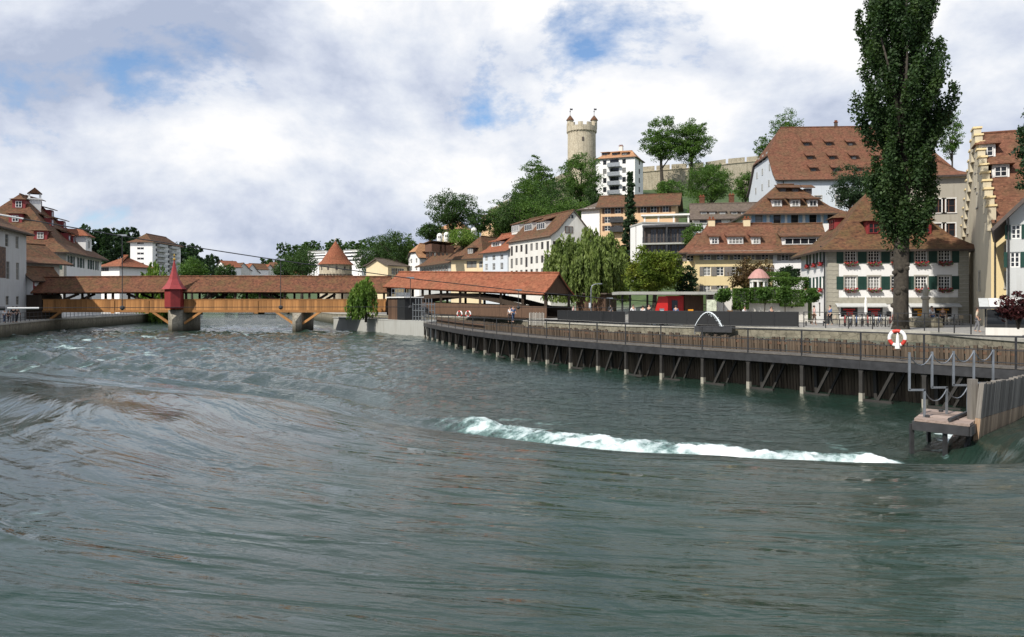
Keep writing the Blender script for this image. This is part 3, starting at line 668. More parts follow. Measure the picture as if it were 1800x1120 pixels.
    def pipe(s, face, u, z0, z1, mat='steel'):
        tf = s.tf(face); MB().tube([tf(u, -0.12, z0), tf(u, -0.12, z1-0.5), tf(u, -0.5, z1)], 0.06, 6).build('downpipe', M[mat], s.root)

# ---- right bank, front row: white inn with green shutters
b = Bld.at('shuttered_inn', 'white inn with dark green shutters and red flower boxes beside the poplar', (30.1, 78.0), (42.6, 76.4), 11.5, 1.9, below=0.5)
zl = lambda py: b.z(1475, py)
fr_px = [1495, 1536, 1577, 1619, 1660]
for (t_, bt) in ((440, 463), (486, 509)):
    b.row('front', fr_px, t_, bt, 1.05, cols=4, rows=4, shut='green', flower=True, shw=0.62, trim='trim')
b.row('front', [1493, 1537, 1618, 1658], 540, 557, 1.55, cols=1, rows=1, frame='frameD')
for (t_, bt) in ((440, 463), (486, 509)):
    b.row('left', [1446, 1434, 1422], t_, bt, 0.9, cols=2, rows=3, shut='green', flower=True, shw=0.5)
b.row('left', [1440, 1425], 532, 556, 1.0, cols=1, rows=2, frame='frameD')
He = zl(431)
b.roof('roofM', He, He+5.7, over=0.95, axis='x', hip=(5.2, 5.2))
b.walls('white', He)
b.band('front', zl(534), zl(523), 'quoin', 0.95, b.W-0.95); b.band('front', 0, 0.5, 'trim', 0.9, b.W-0.9)
b.quoins('front', 0.0, 0.95, 0, He); b.quoins('front', b.W-0.95, b.W, 0, He); b.quoins('left', b.D-0.8, b.D, 0, He)
b.pipe('left', b.D-0.9, 0, He)
b.dormer('front', 1535, 411, 1.25, 1.35, 'redw', 'roofM', 'hip', 2, 2, over=0.35, rise=0.7, frame='redw')
b.dormer('front', 1625, 411, 1.25, 1.35, 'redw', 'roofM', 'hip', 2, 2, over=0.35, rise=0.7, frame='redw')
b.dormer('left', 1462, 404, 2.2, 1.2, 'redw', 'roofM', 'hip', 2, 2, over=0.35, rise=0.6, frame='redw')
for px in (1512, 1640):            # awnings over the shop windows
    u = b.ray(px, 'front')[0]; aw = MB()
    aw.add([(u-2.3, -0.03, zl(533)), (u+2.3, -0.03, zl(533)), (u+2.3, -0.75, zl(538)), (u-2.3, -0.75, zl(538)), (u-2.3, -0.75, zl(540)), (u+2.3, -0.75, zl(540))], [(0,3,2,1),(3,4,5,2)])
    aw.build('awning', M['greywall'], b.root)
for px in (1494, 1538, 1619, 1659):  # display boards in the shop windows, glow of the lit interior painted as colour
    u = b.ray(px, 'front')[0]; MB().box(u-0.28, u+0.30, 0.08, 0.11, zl(555), zl(547)).box(u-0.6, u+0.5, 0.08, 0.11, zl(545.5), zl(543), 0).build('display_glow_board', M['orange'] if px % 2 else M['red'], b.root)
u = b.ray(1562, 'front')[0]; MB().box(u-0.30, u+0.30, -0.06, 0, zl(558), zl(546)).box(u-.22, u+.22, -.075, -.061, zl(556.6), zl(547.4), 1).build('menu_case', [M['frameW'], M['black']], b.root)

# ---- stepped gable house
b = Bld.at('stepped_gable_house', 'tall cream house with a stepped gable and steep red roof beside the inn', (38.6, 66.0), (51.5, 60.5), 19.4, 1.9, below=0.5)
He = PZ(388, 66)-1.9; Hr = 17.4
z = lambda px, py: b.z(px, py, 'left')
for (px, t_, bt) in ((1702, 310, 335), (1715, 305, 330), (1701, 375, 410), (1701, 432, 465), (1703, 485, 520), (1722, 478, 510), (1718, 340, 365)):
    b.row('left', [px], t_, bt, 0.95, cols=2, rows=3, frame='greywall', trim='trim')
for (t_, bt) in ((388, 401), (433, 457), (480, 506)):
    b.row('front', [1756, 1782], t_, bt, 1.1, ref=1756, cols=2, rows=3, trim='trim')
b.roof('roofR', He, Hr, over=0.5, axis='x', overl=0.0)
b.walls('creamgrey', He, ('right', 'left', 'back')); b.gab = []; b.walls('yellow', He, ('front',))
n = 11
for i in range(n):                      # crow steps along both slopes of the gable
    for sgn in (0, 1):
        a0 = i*(b.D/2)/n; a1 = (i+1)*(b.D/2)/n; zz = He+(i+1)*(Hr-He)/n+0.35
        y0, y1 = (a0, a1) if sgn == 0 else (b.D-a1, b.D-a0)
        place('gable_step', MB().box(-0.25, 0.35, y0, y1, He+i*(Hr-He)/n-0.8, zz).box(-0.33, 0.43, y0-0.1, y1+0.06, zz, zz+0.16, 1).mesh([M['creamgrey'], M['yellow']], name='gable_step'), b.root)
b.dormer('front', 1735, 276, 1.3, 1.2, 'frameW', 'roofR', 'hip', 2, 2, over=0.4, rise=0.6)
b.dormer('front', 1759, 312, 1.3, 1.2, 'frameW', 'roofR', 'hip', 2, 2, over=0.4, rise=0.6)
b.pipe('front', 0.25, 0, He)

# ---- pale grey gabled house at the edge of the promenade
b = Bld.at('grey_gabled_house', 'pale grey house with steep overhanging gable and green shutters behind the cafe', (32.6, 54.0), (42.9, 47.8), 12, 1.9, below=0.5)
He = PZ(383, 54)-1.9
for (px, t_, bt) in ((1786, 395, 420), (1784, 443, 470)):
    b.row('front', [px, px+70], t_, bt, 0.55, ref=px, cols=2, rows=3, shut='green', shw=0.32)
b.row('front', [1781], 494, 528, 0.55, cols=1, rows=2, frame='green')
b.roof('roofB', He, He+9.6, over=0.9, axis='y', overl=0.9)
b.walls('greywall', He)
b.pipe('front', 0.1, 0, He)

# ---- taupe block right of the poplar
b = Bld('taupe_house', 'taupe rendered block with stone framed windows and low red hipped roof behind the inn', (1560, 97), (1700, 95), 14, 3, below=2)
He = b.z(1680, 305)
b.row('front', [1650, 1668], 350, 374, 1.35, cols=2, rows=2, frame='brownS', trim='white2'); b.row('front', [1650, 1668], 393, 416, 1.35, cols=2, rows=2, frame='brownS', trim='white2')
b.roof('roofR', He, He+4.3, over=0.7, axis='x', hip=(5, 5)); b.walls('taupe', He); b.band('front', He-0.55, He-0.05, 'cream', proud=0.12, name='cornice')

# ---- great roof (arsenal)
b = Bld('arsenal', 'huge old arsenal with steep brown tiled roof and rows of tiny dormers', (1366, 136), (1700, 134), 21, 10, cat='building', below=6)
He = b.z(1400, 313); Hr = PZ(224, 146)-10
for (pxs, t_, bt) in (((1334, 1341, 1348), 278, 289), ((1331, 1340.5, 1353), 303, 314), ((1329, 1340, 1352), 330, 341)):
    b.row('left', pxs, t_, bt, 0.9, ref=pxs[0], cols=2, rows=2, frame='greywall', hole=False)
b.rowu('front', 8, He-4.5, 1.1, 1.5, trim='trim')
b.roof('roofR', He, Hr, over=0.7, axis='x', hip=(3.2, 6), half=(0.5, 0.0), overl=0.4)
b.walls('paleblue', He)
for (pxs, py) in (((1418, 1457, 1495, 1532), 256), ((1424, 1463, 1501, 1540), 280), ((1430, 1469, 1508), 301)):
    for px in pxs: b.dormer('front', px, py, 0.95, 0.62, 'frameD', 'roofR', 'shed', 1, 1, frame='frameD', over=0.28, rise=0.95)
b.chimney(1470, 224, 214, 0.5, 'frameD')
b.pipe('front', 1.0, 0, He)
tower = b

# ---- white house with blue shutters
b = Bld('blue_shuttered_house', 'white house with pale blue shutters and brown hipped roof below the arsenal', (1319, 116), (1478, 115), 11, 9, below=4)
He = b.z(1400, 371)
b.row('front', [1334, 1366, 1397, 1429, 1461], 378, 393, 1.0, cols=1, rows=2, frame='frameD', shut='blueS', shw=0.5)
b.roof('roofB', He, He+4.5, over=1.0, axis='x', hip=(5.0, 5.0)); b.walls('white', He); b.band('front', He-0.32, He-0.02, 'frameD', proud=0.3, name='eaves_board')
for px in (1366, 1398, 1429): b.dormer('front', px, 363, 1.35, 1.1, 'frameW', 'roofB', 'shed', 2, 1, frame='frameW', over=0.4, rise=0.5)
for px in (1376, 1398, 1421): b.dormer('front', px, 337, 1.0, 0.6, 'frameD', 'roofB', 'shed', 2, 1, frame='frameD', over=0.35, rise=0.6)

# ---- yellow house and its white neighbour
b = Bld('yellow_house', 'yellow house with grey shutters and red tiled roof behind the garden pavilion', (1222, 96), (1358, 95), 10, 3, below=2)
He = b.z(1300, 441)
for (pxs, t_, bt) in (([1243, 1266, 1296, 1321, 1345], 444, 457), ([1243, 1266, 1293, 1347], 469, 485), ([1243, 1266], 502, 516)):
    b.row('front', pxs, t_, bt, 0.85, cols=2, rows=3, shut='greyS', shw=0.42)
b.roof('roofR', He, He+3.6, over=0.9, axis='x', hip=(2.0, None)); b.walls('yellow', He)
b.band('front', He-0.25, He, 'trim', proud=0.25, name='eaves_board')
b.dormer('front', 1256, 429, 1.0, 0.95, 'frameW', 'roofR', 'shed', 2, 2, over=0.2, rise=0.45)
b.dormer('front', 1293, 429, 1.8, 0.95, 'frameW', 'roofR', 'shed', 4, 2, over=0.2, rise=0.45, ww=1.6)
b.dormer('front', 1329, 429, 1.0, 0.95, 'frameW', 'roofR', 'shed', 2, 2, over=0.2, rise=0.45)
b.chimney(1251, 398, 385, 0.8, 'cream'); b.chimney(1313, 398, 384, 0.8, 'cream')
w_ = Bld('yellow_wing', 'small yellow wing with sweeping roof at the left end of the yellow house', (1200, 98.5), (1222, 98), 6, 3, below=2)
w_.row('front', [1213], 445, 459, 0.85, cols=2, rows=3, shut='greyS', shw=0.42); Hw = w_.z(1210, 441)
w_.roof('roofR', Hw, Hw+2.2, over=0.6, axis='x', hip=(1.2, None)); w_.walls('yellow', Hw)
b = Bld('white_townhouse', 'narrow white townhouse with brown roof joined to the yellow house', (1358.5, 95), (1446, 94), 10, 3, below=2)
b.row('front', [1380, 1400], 445, 458, 0.85, cols=2, rows=3, shut='greyS', shw=0.42); b.row('front', [1402], 472, 486, 0.85, cols=2, rows=3)
b.roof('roofB', He, He+3.5, over=0.9, axis='x'); b.walls('white', He)
b.dormer('front', 1414, 430, 5.0, 1.0, 'frameW', 'roofB', 'shed', 5, 1, over=0.3, rise=0.6, ww=4.4, frame='frameW')

# ---- houses up the slope
b = Bld('slate_house', 'long low house with brown slate roof and skylights above the yellow house', (1219, 142), (1330, 140), 9, 10, below=4)
He = b.z(1270, 383); b.row('front', [1236, 1262, 1290], 386, 394, 1.2, cols=2, rows=1, frame='frameD')
b.roof('slate', He, He+3.0, over=0.6, axis='x'); b.walls('white2', He)
for px in (1237, 1252, 1270, 1291, 1308): b.dormer('front', px, 376, 1.3, 0.45, 'frameD', 'slate', 'shed', 1, 1, frame='greywall', over=0.1, rise=0.25)
b.chimney(1234, 353, 345, 0.9, 'roofR'); b.chimney(1286, 353, 342, 0.9, 'roofR')
b = Bld('modern_block', 'modern flat roofed block with white end wall and dark glazed balconies', (1108, 139), (1130, 132), 12, 9, cat='building', below=4)
H = b.z(1120, 396); u = b.W*0.45
b.win('front', u, b.z(1120, 440), 0.45, 4.0, cols=1, rows=1, frame='frameD'); b.walls('white', H)
MB().box(-0.1, b.W+0.1, -0.1, b.D, H, H+0.25).build('roof', M['conc'], b.root)
b2 = Bld('balcony_block', 'dark glazed balcony wing of the modern block with planted railings', (1130.3, 132), (1216, 130), 9, 9, cat='building', below=4)
H2 = b2.z(1160, 399)
MB().box(-0.02, b2.W+0.3, -0.9, b2.D, H2-0.1, H2+0.25).build('roof', M['steel'], b2.root)
for zz in (H2-2.6, H2-5.2):
    MB().box(0, b2.W, -0.9, 2.5, zz-0.25, zz).build('balcony_slab', M['conc'], b2.root)
    r_ = MB(); r_.box(0, b2.W, -0.9, -0.85, zz+0.85, zz+0.92)
    for i in range(24): r_.box(i*b2.W/23-.02, i*b2.W/23+.02, -0.89, -0.86, zz, zz+0.85)
    r_.build('railing', M['steel'], b2.root)
for i in range(7): b2.win('front', (i+0.5)*b2.W/7, H2-2.5, b2.W/7-0.15, 2.2, cols=2, rows=1, frame='frameD')
for i in range(7): b2.win('front', (i+0.5)*b2.W/7, H2-5.1, b2.W/7-0.15, 2.2, cols=2, rows=1, frame='frameD')
b2.walls('frameD', H2-0.1)
for x_ in (0.15, b2.W*0.5, b2.W-0.15): MB().box(x_-.12, x_+.12, -0.85, -0.62, -2, H2-0.1).build('post', M['steel'], b2.root)
b = Bld('peach_house', 'peach coloured villa with brown roof and brown shutters on the slope', (1056, 168), (1187, 164), 9.5, 15, below=5)
He = b.z(1120, 361)
for (pxs, t_, bt) in (([1068, 1086, 1131, 1149, 1170], 365, 376), ([1068, 1085], 381, 392), ([1068, 1085], 397, 406)):
    b.row('front', pxs, t_, bt, 1.25, cols=2, rows=2, shut='brownS', shw=0.4)
b.row('right', [1194], 362, 372, 1.0, cols=1, rows=1, frame='frameD')
b.roof('roofB', He, He+2.7, over=1.0, axis='x'); b.walls('peach', He)
for zz in (He-3.3, He-5.2):
    k = b.ray(1085, 'front')[0]; MB().box(k-1.4, k+1.4, -1.1, 0, zz-0.15, zz).box(k-1.4, k+1.4, -1.1, -1.05, zz, zz+0.9).build('balcony', M['steel'], b.root)
b = Bld('terrace_canopy', 'white flat terrace canopy with climbing plants in front of the peach villa', (1131, 150), (1212, 148), 5, 12, cat='canopy', below=3)
H = b.z(1170, 378); MB().box(-0.4, b.W+.4, -0.4, b.D, H-0.15, H+0.15).build('roof', M['frameW'], b.root)
for x_ in (0.2, b.W*.33, b.W*.66, b.W-.2): MB().box(x_-.15, x_+.15, 0, 0.3, -3, H-.15).build('post', M['frameW'], b.root)
MB().box(0, b.W, 0.4, 0.7, -3, H-2.2).build('parapet', M['white2'], b.root)
b = Bld('white_villa', 'small white villa with blue grey eaves among the trees beside the peach villa', (1022, 178), (1054, 176), 8, 16, below=5)
He = b.z(1040, 377); b.row('front', [1030, 1038, 1046], 366, 374, 0.8, cols=2, rows=2, hole=True); b.roof('slate', He+1.3, He+3.0, over=0.8, axis='x', hip=(2, 2)); b.walls('white', He+1.3)
b = Bld('white_tower_house', 'tall white house with recessed balconies and tiled mansard roof beside the stone tower', (1048, 217), (1116, 213), 9, 29, cat='building', below=5)
He = b.z(1080, 277)
for (t_, bt) in ((282, 290), (297, 306), (313, 322), (329, 338)):
    b.row('front', [1063, 1097], t_, bt, 0.95, ref=1063, cols=1, rows=2, frame='frameD')
    b.row('front', [1080], t_-2, bt+2, 2.4, cols=3, rows=1, frame='frameD')
    b.row('right', [1124], t_, bt, 1.6, ref=1124, cols=2, rows=2, frame='frameD')
    u = b.ray(1080, 'front')[0]; zz = b.z(1080, bt+2.5)
    MB().box(u-1.7, u+1.7, -1.0, 0, zz-0.2, zz).box(u-1.7, u+1.7, -1.0, -.94, zz, zz+.85).build('balcony', M['steelg'], b.root)
b.roof('roofP', He, He+2.3, over=0.5, axis='x', hip=(1.8, 1.8)); b.walls('white', He)
for px in (1063, 1081, 1098): b.dormer('front', px, 273, 1.7, 0.8, 'frameD', 'roofP', 'shed', 2, 1, over=0.25, rise=0.3, frame='frameD')
b.chimney(1091, 266, 256, 1.0, 'white2')

# ---- grey five storey block with gable
b = Bld.at('grey_block', 'five storey pale block with brown gabled roof and rows of windows behind the willow', (-0.6, 150.2), (6.4, 135.2), 8.6, 2.5, cat='building', below=2)
He = b.z(968, 413); 
cols_ = [897.5, 906, 914.5, 923, 932, 941.5, 951, 960.5]
u8 = [1.3+i*(b.W-2.4)/7 for i in range(8)]
for (t_, bt) in ((424, 437), (448, 461), (471, 484)):
    zb, zt = b.z(963, bt), b.z(963, t_)
    for i, u in enumerate(u8): b.win('front', u, zb-(0.5 if i in (0, 3, 7) else 0), 0.95, zt-zb+(0.5 if i in (0, 3, 7) else 0), cols=2, rows=1, frame='frameD')
for (px, t_, bt) in ((979, 424, 433), (979, 447, 458), (979, 470, 482), (1000, 398, 410)): b.row('right', [px], t_, bt, 1.5, cols=2, rows=1, frame='brownS', hole=bt > 414)
b.row('right', [1000.5], 378, 384, 0.35, cols=1, rows=1, frame='frameD', hole=False); b.row('right', [1006], 378, 384, 0.35, cols=1, rows=1, frame='frameD', hole=False)
b.roof('roofB', He, He+4.3, over=0.45, axis='x', overl=0.25); b.walls('white2', He)
for px in (906, 929, 951): b.dormer('front', px, 408-(px-906)*0.09, 3.2, 1.5, 'white2', 'roofB', 'shed', 4, 1, over=0.2, rise=0.9, ww=3.0, wh=1.1, frame='frameW')
b.band('front', He-0.35, He-0.05, 'trim', proud=0.2, name='eaves_board')

# ---- row of old houses behind the bridge
b = Bld('blue_painted_house', 'pale blue fronted townhouse with red mansard roof left of the grey block', (849, 158), (892, 150), 9, 2.5, below=2)
He = b.z(870, 441)
for (t_, bt) in ((448, 458), (463, 475)): b.row('front', [855, 868, 882], t_, bt, 1.1, ref=868, cols=3, rows=2, frame='frameW')
b.roof('roofO', He, He+3.6, over=0.7, axis='x'); b.walls('paleblue', He)
b.dormer('front', 872, 433, 3.6, 1.0, 'frameW', 'roofO', 'shed', 4, 1, over=0.4, rise=0.7, frame='frameW')
b = Bld('cream_corner_house', 'cream corner house with big brown hipped roof and round eyelet chimneys', (793, 168), (849.5, 163), 24, 2.5, below=2)
He = b.z(820, 451)
b.row('front', [829], 459, 471, 2.6, cols=2, rows=1, frame='brownS'); b.row('front', [845], 459, 471, 0.9, cols=2, rows=2)
b.rowu('left', 8, b.z(820, 472), 1.1, 1.5, shut='greyS', shw=0.4)
b.roof('roofB', He, He+4.4, over=0.9, axis='y', hip=(4.5, 3)); b.walls('cream', He)
b.dormer('front', 827, 446, 1.6, 1.3, 'frameD', 'roofB', 'hip', 2, 1, over=0.4, rise=0.5)
for i in range(5): b.dormer('left', 781-i*7, 442-i*0.6, 1.9, 1.2, 'brownS', 'roofB', 'shed', 2, 1, over=0.35, rise=0.5, frame='frameD')
for (px, py) in ((773, 421), (785, 419), (809, 417), (833, 411)):
    c = P(px, py+6, 176); ch = MB(); k = 0.62
    ch.lathe([(k*.8, 0), (k, 0.5), (k, 1.6), (k*.6, 2.0), (0.05, 2.1)], 10); ch.box(-.25, -.08, -k-.03, -k+.1, 1.0, 1.4, 1).box(.08, .25, -k-.03, -k+.1, 1.0, 1.4, 1)
    L_ = Matrix.Rotation(-b.ang, 3, 'Z') @ (c-Vector((b.A.x, b.A.y, b.z0)))
    ch.build('chimney', [M['frameW'], M['frameD']], b.root, loc=L_, rz=-b.ang)
b = Bld('dormered_row_house', 'long low brown house with a continuous row of dormers behind the bridge roof', (738, 192), (792, 172), 11, 2.5, below=2)
He = b.z(770, 462); b.rowu('front', 9, He-2.6, 1.2, 1.8, cols=2, rows=2, shut='greyS', shw=0.35); b.roof('roofB', He, He+4.2, over=1.0, axis='x'); b.walls('greywall', He)
for i in range(7): b.dormer('front', 744+i*7.0, 452-i*0.55, 1.9, 1.3, 'brownS', 'roofB', 'shed', 2, 1, over=0.35, rise=0.5, frame='frameD')
b = Bld('peach_gabled_house', 'pale house with peach tiled roof and white gable at the end of the old row', (718, 203), (737.5, 198), 10, 2.5, below=2)
He = b.z(728, 452)
for (t_, bt) in ((455, 463), (468, 476)): b.row('front', [723, 732], t_, bt, 0.9, cols=2, rows=2)
b.roof('roofP', He, He+3.4, over=0.5, axis='y', hip=(1.5, None), half=(0.5, 0)); b.walls('white', He)
b = Bld('low_yellow_shed', 'long low yellowish shed with grey roof left of the old row', (682, 196), (716, 202), 7, 2.5, cat='shed', below=2)
He = b.z(700, 466); b.rowu('front', 5, He-2.4, 1.3, 1.6, cols=2, rows=2); b.roof('slate', He, He+1.6, over=0.6, axis='x'); b.walls('cream', He)
b = Bld('peach_hill_house', 'slim peach house with dark flat eaves half hidden by trees on the hill', (846, 207), (868, 205), 8, 18, below=6)
He = b.z(857, 377); b.row('front', [851, 857, 863], 382, 389, 0.6, cols=1, rows=1, frame='frameD'); b.row('front', [851, 862], 396, 404, 0.6, cols=1, rows=1, frame='frameD'); b.roof('frameD', He, He+0.9, over=0.9, axis='x', hip=(2, 2)); b.walls('peach', He)
b = Bld('ochre_hill_house', 'ochre house glimpsed through the oak on the hill', (770, 212), (812, 210), 8, 14, below=6)
He = b.z(790, 402); b.rowu('front', 4, He-2.2, 0.9, 1.4, frame='frameD'); b.roof('roofP', He, He+2.0, over=0.6, axis='x', hip=(2, 2)); b.walls('cream', He)

# ---- left bank
b = Bld.at('mural_house', 'old grey white house with painted mural on the quay', (-58.8, 84.0), (-66.4, 112.0), 14, 1.6, below=0.5)
He = b.z(48, 408, 'front')
for (pxs, t_, bt) in (((12, 30), 416, 437), ((14, 31), 462, 492), ((13, 31), 521, 536)):
    zt, zb = b.z(pxs[1], t_), b.z(pxs[1], bt)
    for px in (*pxs, -18, -34): b.win('front', b.ray(px, 'front')[0], zb, 1.25, zt-zb, cols=2, rows=3, frame='taupe')
b.roof('roofB', He, He+5.0, over=0.9, axis='x', hip=(5, 5)); b.walls('greywall', He)
u0, u1 = b.ray(-14, 'front')[0], b.ray(10.0, 'front')[0]
MB().box(u0, u1, -0.02, -0.004, b.z(10, 489), b.z(10, 435)).build('mural', wood('mural_paint', (0.05, 0.045, 0.05), (0.30, 0.17, 0.10), scale=(1.2, 1, 1.6)), b.root)
b = Bld.at('dormered_mansion', 'large white house with steep brown roof and red dormers behind the bridge end', (-87.4, 123.7), (-70.0, 128.0), 23.6, 1.6, cat='house', below=0.5)
He = b.z(110, 437)
b.row('front', [60, 78, 96], 455, 474, 1.1, ref=96, cols=2, rows=3, shut='green', shw=0.5)
for px in (122, 127.5, 139, 144.5, 157, 162, 170): b.row('right', [px], 450, 468, 1.15, ref=122, cols=2, rows=3, shut='green', shw=0.45)
b.roof('roofB', He, He+9.4, over=1.1, axis='y', hip=(9.0, 7.0)); b.walls('white', He)
b.quoins('right', 0.0, 1.2, 5.5, He, 'trim'); b.quoins('front', b.W-0.9, b.W, 5.5, He, 'trim')
for (px, py) in ((33, 366), (27, 391), (71, 421)): b.dormer('front', px, py, 1.9, 1.5, 'redw', 'roofB', 'hip', 2, 2, over=0.4, rise=0.5, ww=0.9, wh=1.0)
for (px, py) in ((71, 366), (92, 383), (92, 398), (113, 402), (122, 424), (130, 428)): b.dormer('right', px, py, 1.7, 1.4, 'redw', 'roofB', 'shed', 1, 1, over=0.4, rise=0.7, frame='redw')
b.dormer('right', 156, 441, 4.0, 2.6, 'white', 'roofO', 'hip', 2, 1, over=0.6, rise=1.4, ww=1.2, wh=1.4)
c = P(61, 361, 137); L_ = Matrix.Rotation(-b.ang, 3, 'Z') @ (c-Vector((b.A.x, b.A.y, b.z0)))
bc = MB(); bc.box(-.9, .9, -.6, .6, -1.2, 1.0).box(-1.1, 1.1, -.8, .8, 0.9, 1.1); bc.add([(-1.1, -.8, 1.9), (1.1, -.8, 1.9), (1.1, .8, 1.9), (-1.1, .8, 1.9), (0, -.8, 2.9), (0, .8, 2.9)], [(0,1,4),(1,2,5,4),(2,3,5),(3,0,4,5)], 1)
for x_ in (-.8, .8): bc.box(x_-.15, x_+.15, -.6, .6, 1.1, 1.9)
bc.build('bellcote', [M['frameW'], M['roofB']], b.root, loc=L_, rz=0.3)
b = Bld.at('quay_cottage', 'narrow white house with small brown roof between the mural house and the mansion', (-68.5, 113.0), (-66.0, 119.5), 9, 1.6, below=0.5)
He = PZ(458, 116)-1.6; b.row('front', [66, 79], 468, 486, 1.0, ref=66, cols=2, rows=2, frame='taupe'); b.roof('roofB', He, He+2.6, over=1.3, axis='x'); b.walls('white2', He)
b = Bld.at('half_timbered_bay', 'little white house with red half timbered upper bay by the bridge end', (-65.6, 112.2), (-64.5, 116.5), 3, 1.6, below=0.5)
He = PZ(489, 113)-1.6; b.win('front', b.W/2, 0.9, 0.5, 1.3, frame='frameD'); b.win('front', b.W*.25, 0.9, 0.4, 1.1, frame='frameD'); b.win('front', b.W*.75, 0.9, 0.4, 1.1, frame='frameD')
b.roof('roofB', He, He+1.6, over=0.7, axis='x'); b.walls('white', He)
tb = MB()
for u in np.linspace(0.1, b.W-.1, 5): tb.box(u-.09, u+.09, -.07, 0, He-2.3, He)
for zz in (He-2.3, He-1.2, He-.15): tb.box(0, b.W, -.075, 0, zz-.09, zz+.09)
tb.build('timber_frame', M['redw'], b.root)
b = Bld('orange_roof_house', 'low white house with orange hipped roof beyond the mansion', (172, 168), (210, 166), 9, 1.6, below=0.5)
He = b.z(195, 467); b.row('front', [178, 186], 470, 477, 1.6, cols=3, rows=1, frame='frameD'); b.roof('roofO', He, He+2.3, over=0.7, axis='x', hip=(3.5, 3.5)); b.walls('white', He)
b = Bld('apartment_slab', 'seven storey white apartment block with low brown hipped roof and balconies', (229, 306), (268, 306), 26, 1.6, cat='building', below=1)
He = b.z(250, 424)
for i, py in enumerate((426, 435, 444, 453, 462)): b.row('front', [244, 250], py, py+3.5, 1.2, cols=1, rows=1, frame='frameD')
for i, py in enumerate((428, 437, 446, 455, 464, 472)):
    for px in (276, 281, 286, 297, 302, 307): b.row('right', [px], py, py+5, 2.4, ref=276, cols=2, rows=1, frame='frameD')
    for px in (283, 304):
        u, D_ = b.ray(px, 'right'); zz = b.z(276, py+5.5, 'right'); tf = b.tf('right'); 
        c8 = [tf(u-3.6, -1.2, zz), tf(u+3.6, -1.2, zz), tf(u+3.6, 0, zz), tf(u-3.6, 0, zz), tf(u-3.6, -1.2, zz+0.9), tf(u+3.6, -1.2, zz+0.9), tf(u+3.6, 0, zz+.9), tf(u-3.6, 0, zz+.9)]
        MB().add(c8, [(0,3,2,1),(0,1,5,4),(1,2,6,5),(3,0,4,7)]).build('balcony', M['greywall'], b.root)
b.roof('roofB', He, He+3.2, over=1.0, axis='y', hip=(4, 4)); b.walls('white', He)
# far town across the water
far = [(378, 398, 478, 464, 'white'), (402, 414, 482, 470, 'white2'), (416, 430, 484, 474, 'white'), (432, 446, 482, 468, 'white'), (447, 462, 484, 472, 'white2'), (463, 478, 484, 470, 'white'), (488, 500, 486, 476, 'white')]
ftxt = ['white cottage with red roof on the wooded slope far upstream', 'small cream house under brown roof far upstream', 'white house with a single row of dark windows far upstream', 'white gabled house with steep red roof far upstream', 'cream house beside the steep red roof far upstream', 'broad white house at the end of the far row', 'tiny white house under the dark trees left of the round tower']
for i, (p0, p1, pb, pt, mt) in enumerate(far):
    D_ = 430+i*9; b = Bld('far_house', ftxt[i], (p0, D_+6), (p1, D_), 9, PZ(pb+6, D_), group=None, below=6); He = b.z((p0+p1)/2, pt+5)
    b.rowu('front', 3, He*0.45, 1.1, 1.4, cols=1, rows=1, frame='frameD', u0=0.6, u1=b.W-.6); b.roof('roofO' if i % 2 == 0 else 'roofB', He, He+3.2+0.8*(i % 3), over=0.6, axis='y' if i % 3 == 0 else 'x'); b.walls(mt, He)
for i, (p0, p1, pt, pb, txt) in enumerate(((541, 574, 442, 458, 'low white modern building among the trees left of the round tower roof'), (604, 636, 440, 462, 'white terraced modern building with dark window bands on the far hill'))):
    D_ = 560; b = Bld('hill_block', txt, (p0, D_), (p1, D_-8), 14, PZ(pb, D_), cat='building', below=12); H = b.z((p0+p1)/2, pt)
    for j in range(3): b.win('front', b.W/2, H*(0.12+0.3*j), b.W*0.9, H*0.14, cols=8, rows=1, frame='frameD')
    b.walls('white', H); MB().box(-.3, b.W+.3, -.3, b.D, H, H+.4).build('roof', M['conc'], b.root)

# ------------------------------------------------------------------ town wall and towers
def crenel_tower(name, label, cx, cy, z0, r, z1, mat):
    root = thing(name, label, 'tower', (cx, cy, z0)); H = z1-z0
    MB().lathe([(r*1.03, -6), (r, 0), (r*0.985, H-3.6)], 40).build('shaft', M[mat], root, smooth=False)
    cb = MB()
    for i in range(28):                                   # arched corbel table below the parapet
        a = 2*math.pi*i/28; c, s_ = math.cos(a), math.sin(a); R1 = r*0.985
        cb.add([((R1+dx)*c-dt*s_, (R1+dx)*s_+dt*c, H-3.6+dz) for dx, dt, dz in ((-.1, -.22, -.7), (-.1, .22, -.7), (.35, .22, 0), (.35, -.22, 0), (-.1, -.22, 0.02), (-.1, .22, .02))], [(0,1,2,3),(0,3,4),(1,5,2),(3,2,5,4)])
    cb.build('corbel_table', M[mat], root)
    MB().lathe([(r*0.98, H-3.7), (r*1.06, H-3.58), (r*1.06, H-2.0), (r*0.9, H-1.98)], 40).build('parapet', M[mat], root)
    me = None
    for i in range(10):
        a = 2*math.pi*i/10+0.15; w_ = 0.33; mb = MB(); pts = []
        for rr in (r*1.06, r*0.9):
            for k in range(4): q = a-w_/2*1.0+w_*k/3; pts.append((rr*math.cos(q), rr*math.sin(q)))
        b_ = [(x, y, H-2.05) for x, y in pts]+[(x, y, H-1.05) for x, y in pts]
        mb.add(b_, [(0,1,9,8),(1,2,10,9),(2,3,11,10),(7,6,14,15),(6,5,13,14),(5,4,12,13),(8,9,13,12),(9,10,14,13),(10,11,15,14),(0,8,12,4),(3,7,15,11)])
        mb.build('merlon', M[mat], root)
    return root, H
